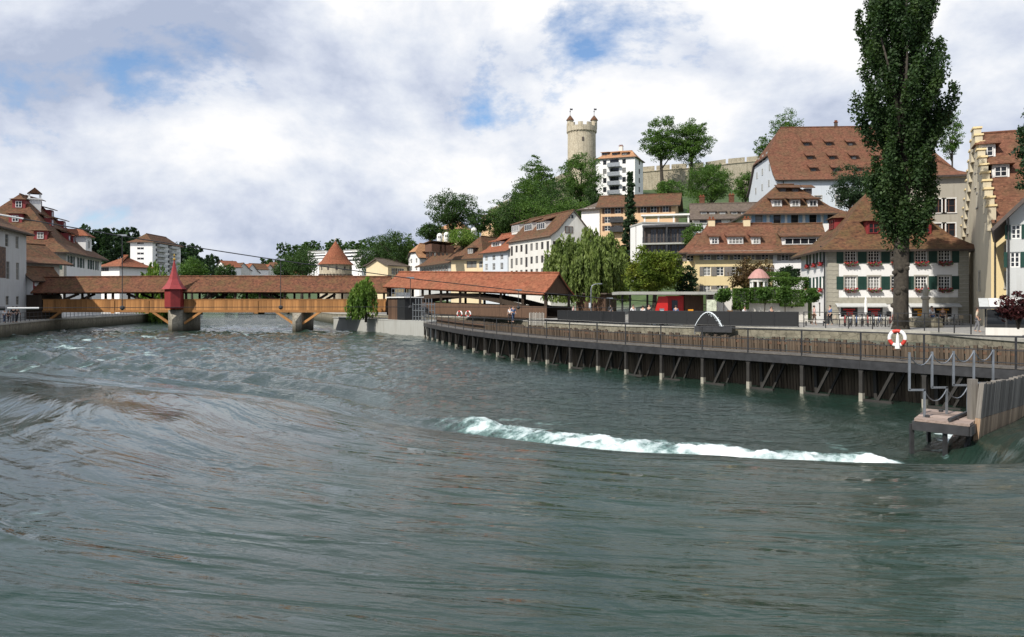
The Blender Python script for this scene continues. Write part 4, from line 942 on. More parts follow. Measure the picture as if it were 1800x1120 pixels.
def turret(root, x, y, z, r, h, roofh, mat='sand'):
    t_ = MB().lathe([(r*.6, -1.2), (r, -.4), (r, h)], 10).build('turret', M[mat], root, loc=(x, y, z))
    MB().lathe([(r*1.35, h-.05), (r*0.95, h+.35*roofh), (0.08, h+roofh)], 10).build('turret_roof', M['roofB'], t_)
    MB().tube([(0, 0, h+roofh-.1), (0, 0, h+roofh+2.2)], 0.07, 5).lathe([(0.02, 0), (.25, .25), (.02, .5)], 8, c=(0, 0, h+roofh+.9)).box(0, .8, -.03, .03, h+roofh+1.6, h+roofh+2.1).build('weather_vane', M['steel'], t_)
D_ = 258; tx = PX(1022.5, D_); rt, H = crenel_tower('round_stone_tower', 'round crenellated stone tower with two pointed turrets on the hill', tx, D_, PZ(330, D_), 25*D_/F, PZ(213, D_), 'sand')
for px in (1002, 1044): turret(rt, PX(px, D_)-tx, -0.6, H-2.2, 0.95, 2.3, 1.6)
MB().box(-.3, .3, -25*D_/F-.1, -25*D_/F+.5, H-7, H-5.8).build('slit_window', M['frameD'], rt)
# pointed tower beyond the bridge
D_ = 222; tx = PX(590, D_); r_ = 28*D_/F
rt = thing('pointed_roof_tower', 'round stone tower with tall flared orange tiled cone roof beyond the bridge', 'tower', (tx, D_, 1.9)); zt = PZ(465, D_)-1.9
MB().lathe([(r_*.98, -2), (r_*.96, zt-4), (r_*.96, zt-2.8)], 32).build('shaft', M['sand'], rt)
cbm = MB()
for i in range(30):
    a = 2*math.pi*i/30; c, s_ = math.cos(a), math.sin(a)
    cbm.bar((r_*.94*c, r_*.94*s_, zt-3.3), (r_*1.03*c, r_*1.03*s_, zt-2.7), 0.35, 0.5)
cbm.build('corbel_table', M['frameD'], rt)
MB().lathe([(r_*1.0, zt-2.8), (r_*1.0, zt+.1), (r_*.8, zt+.2)], 32).build('gallery', M['sand'], rt)
for i in range(12):
    a = 2*math.pi*(i+.5)/12; place('loophole', MB().box(-.25, .25, -.06, .06, 0, .9).mesh(M['frameD'], name='loophole'), rt, (r_*1.0*math.cos(a), r_*1.0*math.sin(a), zt-1.6), a+math.pi/2)
zr_ = PZ(424, D_)-1.9
MB().lathe([(r_*1.14, zt-.1), (r_*.86, zt+1.0), (r_*.52, zt+(zr_-zt)*.5), (r_*.22, zt+(zr_-zt)*.8), (.08, zr_)], 32).build('roof', M['roofO'], rt)
MB().lathe([(.05, 0), (.3, .35), (.05, .8)], 8, c=(0, 0, zr_)).build('finial', M['trim'], rt)
def town_wall(name, label, pts, thick=1.6):
    root = thing(name, label, 'wall', tuple(P(*pts[0]))); o0 = P(*pts[0])
    for k, (a, b_) in enumerate(zip(pts, pts[1:])):
        A_, B_ = P(*a)-o0, P(*b_)-o0; d = Vector((B_.x-A_.x, B_.y-A_.y, 0)); n_ = Vector((-d.y, d.x, 0)).normalized()*thick
        if n_.y < 0: n_ = -n_
        def sl(p_, q_, z0a, z0b, z1a, z1b, off0, off1, nm, mat):
            e = n_.normalized(); v = [p_+e*off0, q_+e*off0, q_+e*off1, p_+e*off1]
            mb = MB(); mb.add([(v[i].x, v[i].y, (z0a, z0b, z0b, z0a)[i]) for i in range(4)]+[(v[i].x, v[i].y, (z1a, z1b, z1b, z1a)[i]) for i in range(4)], [(0,3,2,1),(4,5,6,7),(0,1,5,4),(1,2,6,5),(2,3,7,6),(3,0,4,7)]); mb.build(nm, M[mat], root)
        sl(A_, B_, A_.z-22, B_.z-22, A_.z-1.4, B_.z-1.4, 0, thick, 'wall_section', 'sand')
        sl(A_, B_, A_.z-1.6, B_.z-1.6, A_.z-1.4, B_.z-1.4, -.18, -.002, 'ledge', 'sand')
        L_ = d.length; n = max(1, int(L_/4.0))
        for i in range(n):
            f0, f1 = (i+.04)/n, (i+.9)/n; p_ = A_.lerp(B_, f0); q_ = A_.lerp(B_, f1)
            sl(p_, q_, p_.z-1.45, q_.z-1.45, p_.z, q_.z, 0.1, .55, 'merlon', 'sand')
    return root
town_wall('town_wall', 'pale old town wall running along the hilltop behind the white tower house', [(1100, 296, 244), (1180, 289, 244), (1240, 285, 245), (1280, 279, 246), (1345, 273, 248)])
town_wall('stepped_town_wall', 'pale town wall stepping down the hill left of the round tower', [(858, 372, 238), (876, 360, 240), (895, 350, 242), (930, 335, 246), (1000, 300, 254)])

# ------------------------------------------------------------------ covered bridge
root = thing('covered_bridge', 'long roofed timber footbridge with orange board parapet and red chapel turret', 'bridge', (-45.8, 114, 0)); O = Vector((-45.8, 114, 0))
A0, A1 = Vector((-65.4, 114.2, 0)), Vector((-16.5, 112.2, 0)); u = (A1-A0).normalized(); nrm = Vector((-u.y, u.x, 0)); Ls = (A1-A0).length
def bp(s, off, z): q = A0+u*s+nrm*off-O; return Vector((q.x, q.y, z))
def arch(s): return 0.10*math.sin(math.pi*min(1, max(0, s/Ls)))
HWb = 2.3
def bridge_roof(pf, L_, hw, ze, zr, over, mat, name, n=14, gab=True):
    mb = MB()
    for i in range(n):
        s0, s1 = L_*i/n, L_*(i+1)/n
        for sg_ in (-1, 1):
            q = [pf(s0, sg_*(hw+over), ze(s0)), pf(s1, sg_*(hw+over), ze(s1)), pf(s1, 0, zr(s1)), pf(s0, 0, zr(s0))]
            mid0 = [pf(s0, sg_*(hw+over)*.55, ze(s0)+(zr(s0)-ze(s0))*.40), pf(s1, sg_*(hw+over)*.55, ze(s1)+(zr(s1)-ze(s1))*.40)]
            a_ = [q[0], q[1], mid0[1], mid0[0]]; b_ = [mid0[0], mid0[1], q[2], q[3]]
            mb.poly(a_ if sg_ < 0 else a_[::-1]); mb.poly(b_ if sg_ < 0 else b_[::-1])
    me = mb.mesh([M[mat], M['plankD']], name=name); bm = bmesh.new(); bm.from_mesh(me); bmesh.ops.remove_doubles(bm, verts=bm.verts, dist=.001); bm.to_mesh(me); bm.free()
    o = place(name, me, root); md = o.modifiers.new('thickness', 'SOLIDIFY'); md.thickness = .16; md.offset = -1; md.material_offset = 1; md.material_offset_rim = 0
    rr = MB().tube([pf(L_*i/n, 0, zr(L_*i/n)+.02) for i in range(n+1)], .13, 6).build('ridge_tiles', M[mat], o)
    return o
bridge_roof(bp, Ls, HWb, lambda s: 5.18+arch(s), lambda s: 7.35+arch(s), 0.55, 'roofBr', 'roof')
zc0, zc1 = 2.72, 4.22
pk = [MB().box(0, 0.352, -.03, .03, 0, zc1-zc0+d_).mesh(M['plankO'], name='plank') for d_ in (0, .02, -.015)]
npk = int((Ls-1.6)/.36); ang = math.atan2(u.y, u.x)
for i in range(npk):
    s = 1.5+i*.36; o = place('plank', pk[i % 3], root, bp(s, -HWb, zc0+arch(s)), ang)
hr = MB(); hr.bar(bp(1.4, -HWb, zc1+.06), bp(Ls, -HWb, zc1+.06), .14, .10); hr.bar(bp(1.4, -HWb+.08, zc0-.05), bp(Ls, -HWb+.08, zc0-.05), .3, .3); hr.build('handrail', M['plankO'], root)
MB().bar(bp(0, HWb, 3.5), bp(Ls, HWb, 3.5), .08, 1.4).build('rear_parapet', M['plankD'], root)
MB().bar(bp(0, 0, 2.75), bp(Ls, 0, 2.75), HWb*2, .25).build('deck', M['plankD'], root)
for i in range(15):
    s = 1.0+i*(Ls-1.6)/14
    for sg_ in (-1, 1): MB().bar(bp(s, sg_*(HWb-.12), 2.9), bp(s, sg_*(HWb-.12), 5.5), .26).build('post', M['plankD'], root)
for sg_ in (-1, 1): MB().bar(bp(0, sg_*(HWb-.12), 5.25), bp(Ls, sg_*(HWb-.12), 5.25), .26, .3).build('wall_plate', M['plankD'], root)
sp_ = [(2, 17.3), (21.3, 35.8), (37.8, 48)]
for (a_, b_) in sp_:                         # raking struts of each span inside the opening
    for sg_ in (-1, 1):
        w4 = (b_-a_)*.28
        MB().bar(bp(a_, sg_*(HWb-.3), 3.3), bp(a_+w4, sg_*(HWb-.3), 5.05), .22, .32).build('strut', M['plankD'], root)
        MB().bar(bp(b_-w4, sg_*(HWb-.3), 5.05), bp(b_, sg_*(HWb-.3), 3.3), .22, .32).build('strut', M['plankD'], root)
pier_s = [(PX(317, 112)-A0.x), (PX(530.5, 112)-A0.x)]
for (s, w_, h_) in ((pier_s[0], 2.0, 2.85), (pier_s[1], 1.25, 2.45)):
    pm = MB(); hw = w_/2; yb = 3.0; yf = -2.7
    pm.add([(-hw, yf, -2), (hw, yf, -2), (hw, yb, -2), (-hw, yb, -2), (-hw, yf, h_), (hw, yf, h_), (hw, yb, h_), (-hw, yb, h_), (0, yf-w_*.55, -2), (0, yf-w_*.50, h_*.55)],
           [(4,5,6,7),(1,2,6,5),(2,3,7,6),(3,0,4,7),(0,8,9,4),(8,1,5,9),(4,9,5)])
    pm.build('pier', M['pierst'], root, loc=bp(s, 0, 0), rz=ang)
for s in (pier_s[0]-1.0, pier_s[1]-.6):
    MB().bar(bp(s, -HWb+.1, 1.0), bp(s-2.6, -HWb+.1, 2.75), .3, .3).build('brace', M['plankO'], root)
for s in (pier_s[0]+1.0, pier_s[1]+.6, 1.6):
    MB().bar(bp(s, -HWb+.1, 1.0), bp(s+2.6, -HWb+.1, 2.75), .3, .3).build('brace', M['plankO'], root)
for s in (16.0, 31.0, 3.8, 11.2):            # stiffening blocks under the cladding
    MB().bar(bp(s, -HWb-.06, zc0-.35), bp(s, -HWb-.06, zc1-.1), .5, .12).build('hanger_post', M['plankO'], root)
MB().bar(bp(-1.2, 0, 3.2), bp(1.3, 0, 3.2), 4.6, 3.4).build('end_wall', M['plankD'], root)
# chapel turret
ch = MB().lathe([(1.12, 0), (1.22, 0.2), (1.22, 2.65)], 6, a0=math.pi/6).build('chapel_turret', M['redw'], root, loc=bp(pier_s[0], -HWb-.75, 3.05))
MB().lathe([(1.62, 2.6), (1.15, 3.15), (.72, 3.9), (.36, 5.0), (.12, 6.2), (.05, 6.5)], 6, a0=math.pi/6).build('spire', M['redroof'], ch)
MB().lathe([(.04, 6.4), (.22, 6.6), (.04, 6.85), (.12, 7.1), (.02, 7.4)], 8).build('finial', M['gold'], ch)
# second, reddish section to the right
B0, B1 = Vector((-15.2, 110.3, 0)), Vector((5.4, 93.3, 0)); u2 = (B1-B0).normalized(); n2_ = Vector((-u2.y, u2.x, 0)); L2 = (B1-B0).length
def bq(s, off, z): q = B0+u2*s+n2_*off-O; return Vector((q.x, q.y, z))
ze2 = lambda s: 5.95-1.15*s/L2; zr2 = lambda s: 7.95-.72*s/L2
bridge_roof(bq, L2, 2.5, ze2, zr2, .5, 'roofO', 'roof', 12)
dz2 = lambda s: -.9*s/L2
for sg_ in (-1, 1):
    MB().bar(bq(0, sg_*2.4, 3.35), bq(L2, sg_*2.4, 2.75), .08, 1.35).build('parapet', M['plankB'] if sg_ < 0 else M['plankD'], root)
    for i in range(9):
        s = .3+i*(L2-.6)/8; MB().bar(bq(s, sg_*2.25, 2.2), bq(s, sg_*2.25, ze2(s)+.25), .3).build('post', M['plankD'], root)
    am = MB(); k = 16
    for i in range(k):
        t0, t1 = i/k, (i+1)/k; s0, s1 = 1+t0*(L2-2), 1+t1*(L2-2); f = lambda t: 3.7+1.5*math.sin(math.pi*t)-.9*t
        am.bar(bq(s0, sg_*2.1, f(t0)), bq(s1, sg_*2.1, f(t1)), .35, .55)
    am.build('arch_beam', M['plankD'], root)
    MB().bar(bq(0, sg_*2.25, ze2(0)-.05), bq(L2, sg_*2.25, ze2(L2)-.05), .25, .3).build('wall_plate', M['plankD'], root)
MB().bar(bq(0, 0, 2.7), bq(L2, 0, 2.1), 4.8, .3).build('deck', M['plankD'], root)
MB().poly([bq(L2-.3, -2.6, ze2(L2)+.1), bq(L2-.3, 2.6, ze2(L2)+.1), bq(L2-.3, 0, zr2(L2)-.2)]).build('gable_boards', M['plankB'], root)
MB().poly([bq(.25, 2.6, ze2(0)+.1), bq(.25, -2.6, ze2(0)+.1), bq(.25, 0, zr2(0)-.2)]).build('gable_boards', M['plankB'], root)
# landing shed at the town end
sh = thing('landing_shed', 'dark timber shed under the town end of the covered bridge', 'shed', (9.4, 98.5, 1.9), -.55)
for i in range(14): place('board', MB().box(0, .27, 0, .05, 0, 2.9+.1*(i % 3 == 0)).mesh(M['plankB'], name='board'), sh, (-1.9+i*.28, 0, 0))
MB().box(-1.9, 2.1, .08, 3, 0, 2.85).build('wall', M['plankD'], sh); MB().box(-2.2, 2.4, -.5, 3.3, 2.95, 3.1).build('roof', M['slate'], sh)

# far concrete bridge
fb = thing('concrete_road_bridge', 'low pale concrete road bridge far upstream beyond the covered bridge', 'bridge', (-90, 262, 0))
MB().box(-20, 45, -4, 4, 1.5, 2.2).build('deck', M['conc'], fb); MB().box(-20, 45, -4.2, -4.0, 1.75, 2.75).build('parapet', M['white2'], fb); MB().box(-20, 45, -3.6, 3.6, .75, 1.5).build('girder', M['conc'], fb)
for x_ in (-11, 9, 28): MB().box(x_-.8, x_+.8, -3.5, 3.5, -1, .75).build('pier', M['pierst'], fb)

# concrete island below the bridge bend
isl = thing('concrete_pier_island', 'long grey concrete pier wall between the walkway and the covered bridge', 'pier', (-9.6, 92.8, 0))
ip = [(0, 0), (-16.6, 27.5), (-14.0, 29.5), (3.2, 3.6)]
mb = MB(); mb.add([(x, y, -2) for x, y in ip]+[(x, y, 1.62) for x, y in ip], [(4,7,6,5),(0,4,5,1),(1,5,6,2),(2,6,7,3),(3,7,4,0)]); mb.build('wall', M['conc'], isl)
cp = MB(); ip2 = [(.1, -.12), (-16.8, 27.6), (-14.0, 29.7), (3.4, 3.6)]
cp.add([(x, y, 1.625) for x, y in ip2]+[(x, y, 1.74) for x, y in ip2], [(0,1,2,3),(4,7,6,5),(0,4,5,1),(1,5,6,2),(2,6,7,3),(3,7,4,0)]); cp.build('coping', M['conc'], isl)
# control hut
hut = thing('control_hut', 'small hut with brown board side and black front on the concrete pier', 'hut', (PX(700, 99), 98.2, 1.74), -.98+math.pi/2*0)
hd = Vector((-16.6, 27.5)).normalized(); hut.rotation_euler = (0, 0, math.atan2(-hd.y, -hd.x))
hut.location = (-13.2, 98.9, 1.74)
hw_ = 2.7
MB().box(-5.2, 0, .35, 2.4, 0, hw_).build('wall', M['black'], hut)
for i in range(12): place('board', MB().box(0, .235, 0, .05, 0, hw_).mesh(M['plankB'], name='board'), hut, (-5.2+i*.24, .29, 0))
MB().box(-2.3, 0, .27, .35, .02, hw_).build('door_panel', M['black'], hut)
MB().box(-5.5, .25, .05, 2.7, hw_, hw_+.14).build('roof', M['frameW'], hut)
rl = MB()
for i in range(5):
    rl.bar((-4.6+i*1.0, .5, hw_+.14), (-4.6+i*1.0, .5, hw_+1.15), .06)
rl.bar((-4.6, .5, hw_+1.15), (-.6, .5, hw_+1.15), .06).bar((-4.6, .5, hw_+.65), (-.6, .5, hw_+.65), .05).bar((-4.2, 1.2, hw_+.4), (-1.0, 1.2, hw_+.4), .6, .5)
rl.build('roof_railing', M['steelg'], hut)
ck = thing('lifting_gear_cage', 'grey steel lattice cage beside the black control hut', 'steel frame', (-10.9, 95.6, 1.74), math.atan2(-hd.y, -hd.x))
cg = MB()
for x_ in (-1.6, -.8, 0, .8, 1.6):
    for y_ in (0, 1.3): cg.bar((x_, y_, 0), (x_, y_, 2.6 if abs(x_) < 1.2 else 2.1), .09)
for z_ in (.5, 1.2, 1.9):
    cg.bar((-1.6, 0, z_), (1.6, 0, z_), .07).bar((-1.6, 1.3, z_), (1.6, 1.3, z_), .07)
cg.build('lattice', M['steelg'], ck); 
for x_ in (-.9, .5): MB().lathe([(.1, 0), (.38, .15), (.38, .45), (.1, .6)], 12).build('winch_wheel', M['steel'], ck, loc=(x_, .6, 1.0))

# ------------------------------------------------------------------ needle weir walkway
wk = thing('weir_walkway', 'long curving steel walkway on trestles along the wooden needle weir', 'walkway', (0, 57, 0)); O = Vector((0, 57, 0)); DK = 1.66
WP = [Vector((x, y, 0)) for x, y in WALK]
def wn(i):
    t_ = (WP[min(i+1, len(WP)-1)]-WP[max(i-1, 0)]).normalized(); return t_, Vector((t_.y, -t_.x, 0))   # along (away), side (towards the right bank)
def wp(i, off, z): t_, n_ = wn(i); q = WP[i]+n_*off-O; return Vector((q.x, q.y, z))
tr = MB()     # one trestle: x along the walkway, y towards the bank
tr.bar((0, .05, -1.2), (0, .05, DK-.3), .16, .16).bar((0, 1.15, -1.2), (0, .95, DK-.3), .14, .14).bar((.42, .1, -.4), (1.35, .1, DK-.4), .11, .11).bar((.5, 1.0, -.3), (1.3, .95, DK-.5), .09, .09)
tr.bar((0, -.02, DK-.38), (0, 1.35, DK-.38), .22, .22).bar((.0, .1, .02), (1.3, .1, .02), .14, .1)
trm = tr.mesh(M['column'], name='trestle')
tip = MB().bar((0, .05, -.6), (0, .05, .30), .166, .166).mesh(M['quoin'], name='concrete_foot')
pst = MB().bar((0, 0, -.3), (0, 0, 1.1), .055, .055).mesh(M['steel'], name='railing_post')
for i in range(len(WP)):
    t_, n_ = wn(i); a_ = math.atan2(-t_.y, -t_.x)
    tq = place('trestle', trm, wk, wp(i, 0, 0), math.atan2(n_.y, n_.x)-math.pi/2); place('concrete_foot', tip, tq)
    place('railing_post', pst, wk, wp(i, -.02, DK), 0)
for k, (off, z, wd, ht, nm, mt) in enumerate(((-.02, DK+1.1, .06, .05, 'top_rail', 'steel'), (-.02, DK+.18, .05, .04, 'low_rail', 'steel'), (-.02, DK+.62, .04, .035, 'mid_rail', 'steel'), (-.03, DK-.22, .12, .34, 'edge_beam', 'steel'), (1.2, DK-.22, .12, .34, 'rear_beam', 'steel'), (.58, DK, 1.2, .06, 'deck', 'deckg'), (1.2, DK+.42, .1, .1, 'needle_rail', 'plankB'))):
    mb = MB()
    for i in range(len(WP)-1): mb.bar(wp(i, off, z), wp(i+1, off, z), wd, ht)
    mb.build(nm, M[mt], wk)
# needles: the near ones are pieces of their own
cum = [0]
for i in range(len(WP)-1): cum.append(cum[-1]+(WP[i+1]-WP[i]).length)
nd = [MB().box(-.066, .066, -.055, .055, -.9, 2.28+d_).mesh(M['needle'], name='needle') for d_ in (0, .05, -.04, .09)]
farn = MB(); cnt = 0; s = 0.0
while s < cum[-1]-.2:
    i = max(k for k in range(len(cum)) if cum[k] <= s); i = min(i, len(WP)-2); f = (s-cum[i])/(cum[i+1]-cum[i])
    q = wp(i, 1.33, 0).lerp(wp(i+1, 1.33, 0), f); t_, n_ = wn(i); az = math.atan2(t_.y, t_.x)
    if cnt < 300:
        o = place('needle', nd[rnd.randrange(4)], wk, q, az); o.rotation_euler = (-.07+rnd.uniform(-.02, .02), rnd.uniform(-.025, .025), az)
    else:
        farn.bar(q+Vector((0, 0, -.9)), q+n_*.1+Vector((0, 0, 2.28+rnd.uniform(-.05, .08))), .13, .11, up=tuple(t_))
    cnt += 1; s += .147+rnd.uniform(0, .012)
tag(farn.build('far_needles', M['needle'], wk), kind='stuff')
# end rail of the walkway sloping down
er = MB(); e0 = wp(0, -.02, DK+1.1); er.tube([wp(1, -.02, DK+1.1)+Vector((.3, 0, 0)), wp(1, .6, DK+1.12), wp(0, .9, DK+.35), wp(0, 1.8, DK-.3)], .035, 6); er.build('stair_rail', M['steel'], wk)
def lifebuoy(label, loc, rz, r=.38, group=None):
    rt = thing('lifebuoy', label, 'lifebuoy', loc, rz, group)
    mb = MB(); n, m_ = 32, 10; tb_ = r*.25
    vs_ = [((r+tb_*math.cos(2*math.pi*j/m_))*math.cos(2*math.pi*i/n), tb_*.8*math.sin(2*math.pi*j/m_), (r+tb_*math.cos(2*math.pi*j/m_))*math.sin(2*math.pi*i/n)) for i in range(n) for j in range(m_)]
    b0 = len(mb.v); mb.v += vs_
    for i in range(n):
        for j in range(m_):
            mb.f.append((i*m_+j, i*m_+(j+1) % m_, ((i+1) % n)*m_+(j+1) % m_, ((i+1) % n)*m_+j)); mb.m.append(1 if (6 <= i < 11 or 17 <= i < 21 or 27 <= i < 31) else 0)
    mb.build('ring', [M['buoyW'], M['buoyR']], rt, smooth=True)
    return rt
q = wp(2, -.1, 0)+O; lb = lifebuoy('red and white lifebuoy with rope bag hung on the walkway railing', (q.x-.62, q.y+.75, DK+.92), -.62, .28)
MB().lathe([(.02, .22), (.05, .10), (.07, -.15), (.10, -.38), (.02, -.42)], 8).build('rope_bag', M['buoyW'], lb, loc=(0.03, -.1, -.02))
for (px, D_, tx_) in ((808, 80, 'small far lifebuoy on the walkway rail beside the concrete pier'), (823, 79, 'second far lifebuoy, pale, next to the red one on the walkway rail')):
    lifebuoy(tx_, (PX(px, D_), D_, PZ(552, D_)), -.5, .27)
# platform and needle stub in the weir opening
pf = thing('weir_platform', 'rusty timber topped steel platform with chain posts at the weir opening', 'platform', (11.2, 21.9, 0)); O = Vector((11.2, 21.9, 0))
PT = .93
c4 = [Vector((10.55, 21.5, PT)), Vector((11.45, 20.5, PT)), Vector((12.9, 22.4, PT)), Vector((11.9, 23.5, PT))]
for i in range(4):
    f0, f1 = i/4+.012, (i+1)/4-.012; a_ = c4[0].lerp(c4[3], f0)-O; b_ = c4[1].lerp(c4[2], f0)-O; c_ = c4[1].lerp(c4[2], f1)-O; d_ = c4[0].lerp(c4[3], f1)-O
    bd = MB(); t_ = Vector((0, 0, .07)); bd.add([a_-t_, b_-t_, c_-t_, d_-t_, a_, b_, c_, d_], [(0,3,2,1),(4,5,6,7),(0,1,5,4),(1,2,6,5),(2,3,7,6),(3,0,4,7)]); bd.build('board', M['board'], pf)
fr_ = MB()
for i in range(4): fr_.bar(c4[i]-O-Vector((0, 0, .19)), c4[(i+1) % 4]-O-Vector((0, 0, .19)), .10, .22)
fr_.build('steel_frame', M['steel'], pf)
for (px_, py_, dx, dy) in ((10.55, 21.62, 0, 0), (11.1, 21.0, 0, 0), (11.75, 20.95, -.5, -.1), (11.85, 23.3, 0, 0), (12.7, 22.35, 0, 0)):
    MB().bar((px_-O.x, py_-O.y, PT-.15), (px_+dx-O.x, py_+dy-O.y, -1.0), .09, .09).build('leg', M['steel'], pf)
MB().tube([(c4[1]-O)*.65+(c4[0]-O)*.35+Vector((0, 0, .06)), (c4[2]-O)*.8+(c4[3]-O)*.2+Vector((0, 0, .06))], .05, 8).build('lifting_bar', M['steel'], pf)
for k_ in ((.2, .2), (.7, .25), (.3, .8), (.75, .7)):
    q = c4[0].lerp(c4[1], k_[0]).lerp(c4[3].lerp(c4[2], k_[0]), k_[1])-O; MB().lathe([(.06, 0), (.06, .06), (.02, .07)], 8).build('bolt', M['steel'], pf, loc=q)
# chain posts (upper row offset from the lower one by a bracket)
posts = []
for k_ in range(5):
    q = Vector((10.55+k_*.92, 21.75+k_*.62, 0)); z1 = PT+1.72-.02*k_; posts.append(q)
    pm = MB(); q_ = q-O; ql = q_+Vector((.40, .0, 0))
    pm.bar((q_.x, q_.y, PT+.72), (q_.x, q_.y, z1), .05).bar((q_.x-.02, q_.y, PT+.72), (ql.x+.02, ql.y, PT+.72), .05).bar((ql.x, ql.y, PT-.1 if k_ < 3 else PT+.3), (ql.x, ql.y, PT+.74), .05)
    pm.build('chain_post', M['steelg'], pf)
for lev in (0, 1):
    for k_ in range(4):
        a_, b_ = posts[k_]-O, posts[k_+1]-O; dz_ = PT+1.66 if lev == 0 else PT+.70; dx_ = 0 if lev == 0 else .40
        if lev and k_ > 1: continue
        pts_ = [Vector((a_.x+dx_, a_.y, dz_)).lerp(Vector((b_.x+dx_, b_.y, dz_-.02)), t)-Vector((0, 0, .30*4*t*(1-t))) for t in np.linspace(0, 1, 9)]
        MB().tube(pts_, .016, 5).build('chain', M['steelg'], pf)
nst = thing('needle_stub', 'short section of grey wooden weir needles standing in the near water', 'weir needles', (12.1, 21.4, 0)); O = Vector((12.1, 21.4, 0))
S0, S1 = Vector((11.95, 21.15, 0)), Vector((18.6, 27.6, 0)); tS = (S1-S0).normalized(); LS = (S1-S0).length; az = math.atan2(tS.y, tS.x)
k = 0; s = 0.0
while s < LS:
    q = S0+tS*s-O; h_ = 1.90-.012*s+rnd.uniform(-.03, .03); wd = .125+rnd.uniform(-.012, .012)
    o = MB().box(-wd/2, wd/2, -.06, .06, 1.0+.02*rnd.random(), h_).box(-wd/2-.002, wd/2+.002, -.063, .063, -1.0, 1.0, 1).build('needle', [M['needleS'], M['needleW']], nst, loc=q)
    o.rotation_euler = (.09, rnd.uniform(-.015, .015), az); s += wd+.012
MB().bar(S0-O+Vector((.12, .15, 1.35)), S1-O+Vector((.12, .15, 1.35)), .14, .16).build('support_rail', M['plankB'], nst)
MB().box(-.09, .09, -.09, .09, -1, 1.98).build('end_post', M['needleS'], nst, loc=(-.1, -.05, 0))

# ------------------------------------------------------------------ vegetation
def leaf_mesh(name, C, S, mat, seed=0, up=0.25, elong=1.0, droop=None):
    r = np.random.default_rng(seed); n = len(C)
    a = r.normal(size=(n, 3)); 
    if droop is not None: a = a*0.35+np.array(droop)
    a /= np.linalg.norm(a, axis=1, keepdims=True)
    b = r.normal(size=(n, 3)); b[:, 2] *= (1-up); b -= a*(a*b).sum(1, keepdims=True); b /= np.linalg.norm(b, axis=1, keepdims=True)
    S = np.asarray(S)[:, None]
    V = np.stack([C+a*S*elong, C+b*S*.6, C-a*S*elong, C-b*S*.6], 1).reshape(-1, 3).astype(np.float32)
    me = bpy.data.meshes.new(name); me.vertices.add(4*n); me.vertices.foreach_set('co', V.ravel())
    me.loops.add(4*n); me.loops.foreach_set('vertex_index', np.arange(4*n, dtype=np.int32))
    me.polygons.add(n); me.polygons.foreach_set('loop_start', np.arange(0, 4*n, 4, dtype=np.int32))
    me.materials.append(M[mat]); me.update(calc_edges=True); return me
def clumps(r, n, shape='round', fill=.55):
    d = r.normal(size=(n, 3)); d /= np.linalg.norm(d, axis=1, keepdims=True)
    lob = r.normal(size=(7, 3)); lob /= np.linalg.norm(lob, axis=1, keepdims=True)
    lump = 0.78+0.30*np.clip((d @ lob.T), 0, 1).max(1)**3+r.normal(size=n)*.06
    rad = (fill+(1-fill)*r.random(n)**.6)*lump
    return d*rad[:, None]
def crown_points(r, kind, R_, H_, ncl, nlf, spread):
    """points relative to the crown base, crown height H_, radius R_"""
    if kind in ('round', 'airy'):
        c = clumps(r, ncl, fill=.45 if kind == 'round' else .3)
        if kind == 'airy': c *= (0.75+0.45*r.random((ncl, 1))); nn = np.linalg.norm(c, axis=1, keepdims=True); c *= np.minimum(1, .98/np.maximum(nn, 1e-6))
        low = c[:, 2] < 0; c[low, 2] *= .8
        cl = c*np.array([R_, R_, H_/2])+np.array([0, 0, H_/2])
    elif kind == 'poplar':
        npl = ncl//7; t = r.random(npl)**.9*.93; an = r.random(npl)*2*math.pi            # ascending plumes
        prof = np.interp(t, [0, .1, .25, .45, .62, .78, .9, 1], [.42, .72, .80, .98, .86, 1.0, .66, .15]); q0 = prof*(.30+.62*r.random(npl)); L_ = (.07+.08*r.random(npl))*H_
        cl = []
        for k in range(7):
            f = k/6; qq = 1.38*q0*(.60+.50*f)*(1-.22*f*f); cl.append(np.stack([np.cos(an+.15*f)*qq*R_+(.06+.10*t)*R_, np.sin(an+.15*f)*qq*R_, t*H_+f*L_], 1))
        cl = np.concatenate(cl); ncl = len(cl)
    elif kind == 'conifer':
        t = r.random(ncl)**1.3; q = (1-t)*(.35+.65*r.random(ncl)); an = r.random(ncl)*2*math.pi
        lay = np.round(t*22)/22; cl = np.stack([np.cos(an)*q*R_, np.sin(an)*q*R_, (lay*.35+t*.65)*H_-q*.10*H_], 1)
    idx = r.integers(0, ncl, nlf); sz = spread*(.55+.8*r.random(ncl))
    g = r.normal(size=(nlf, 3)); g /= np.maximum(np.linalg.norm(g, axis=1, keepdims=True), 1e-6); g *= (r.random((nlf, 1))**.45)
    asp = np.array([1, 1, 1.7]) if kind == 'poplar' else np.array([1, 1, .62])
    if kind == 'conifer': asp = np.array([1, 1, .4])
    return cl, cl[idx]+g*sz[idx][:, None]*asp
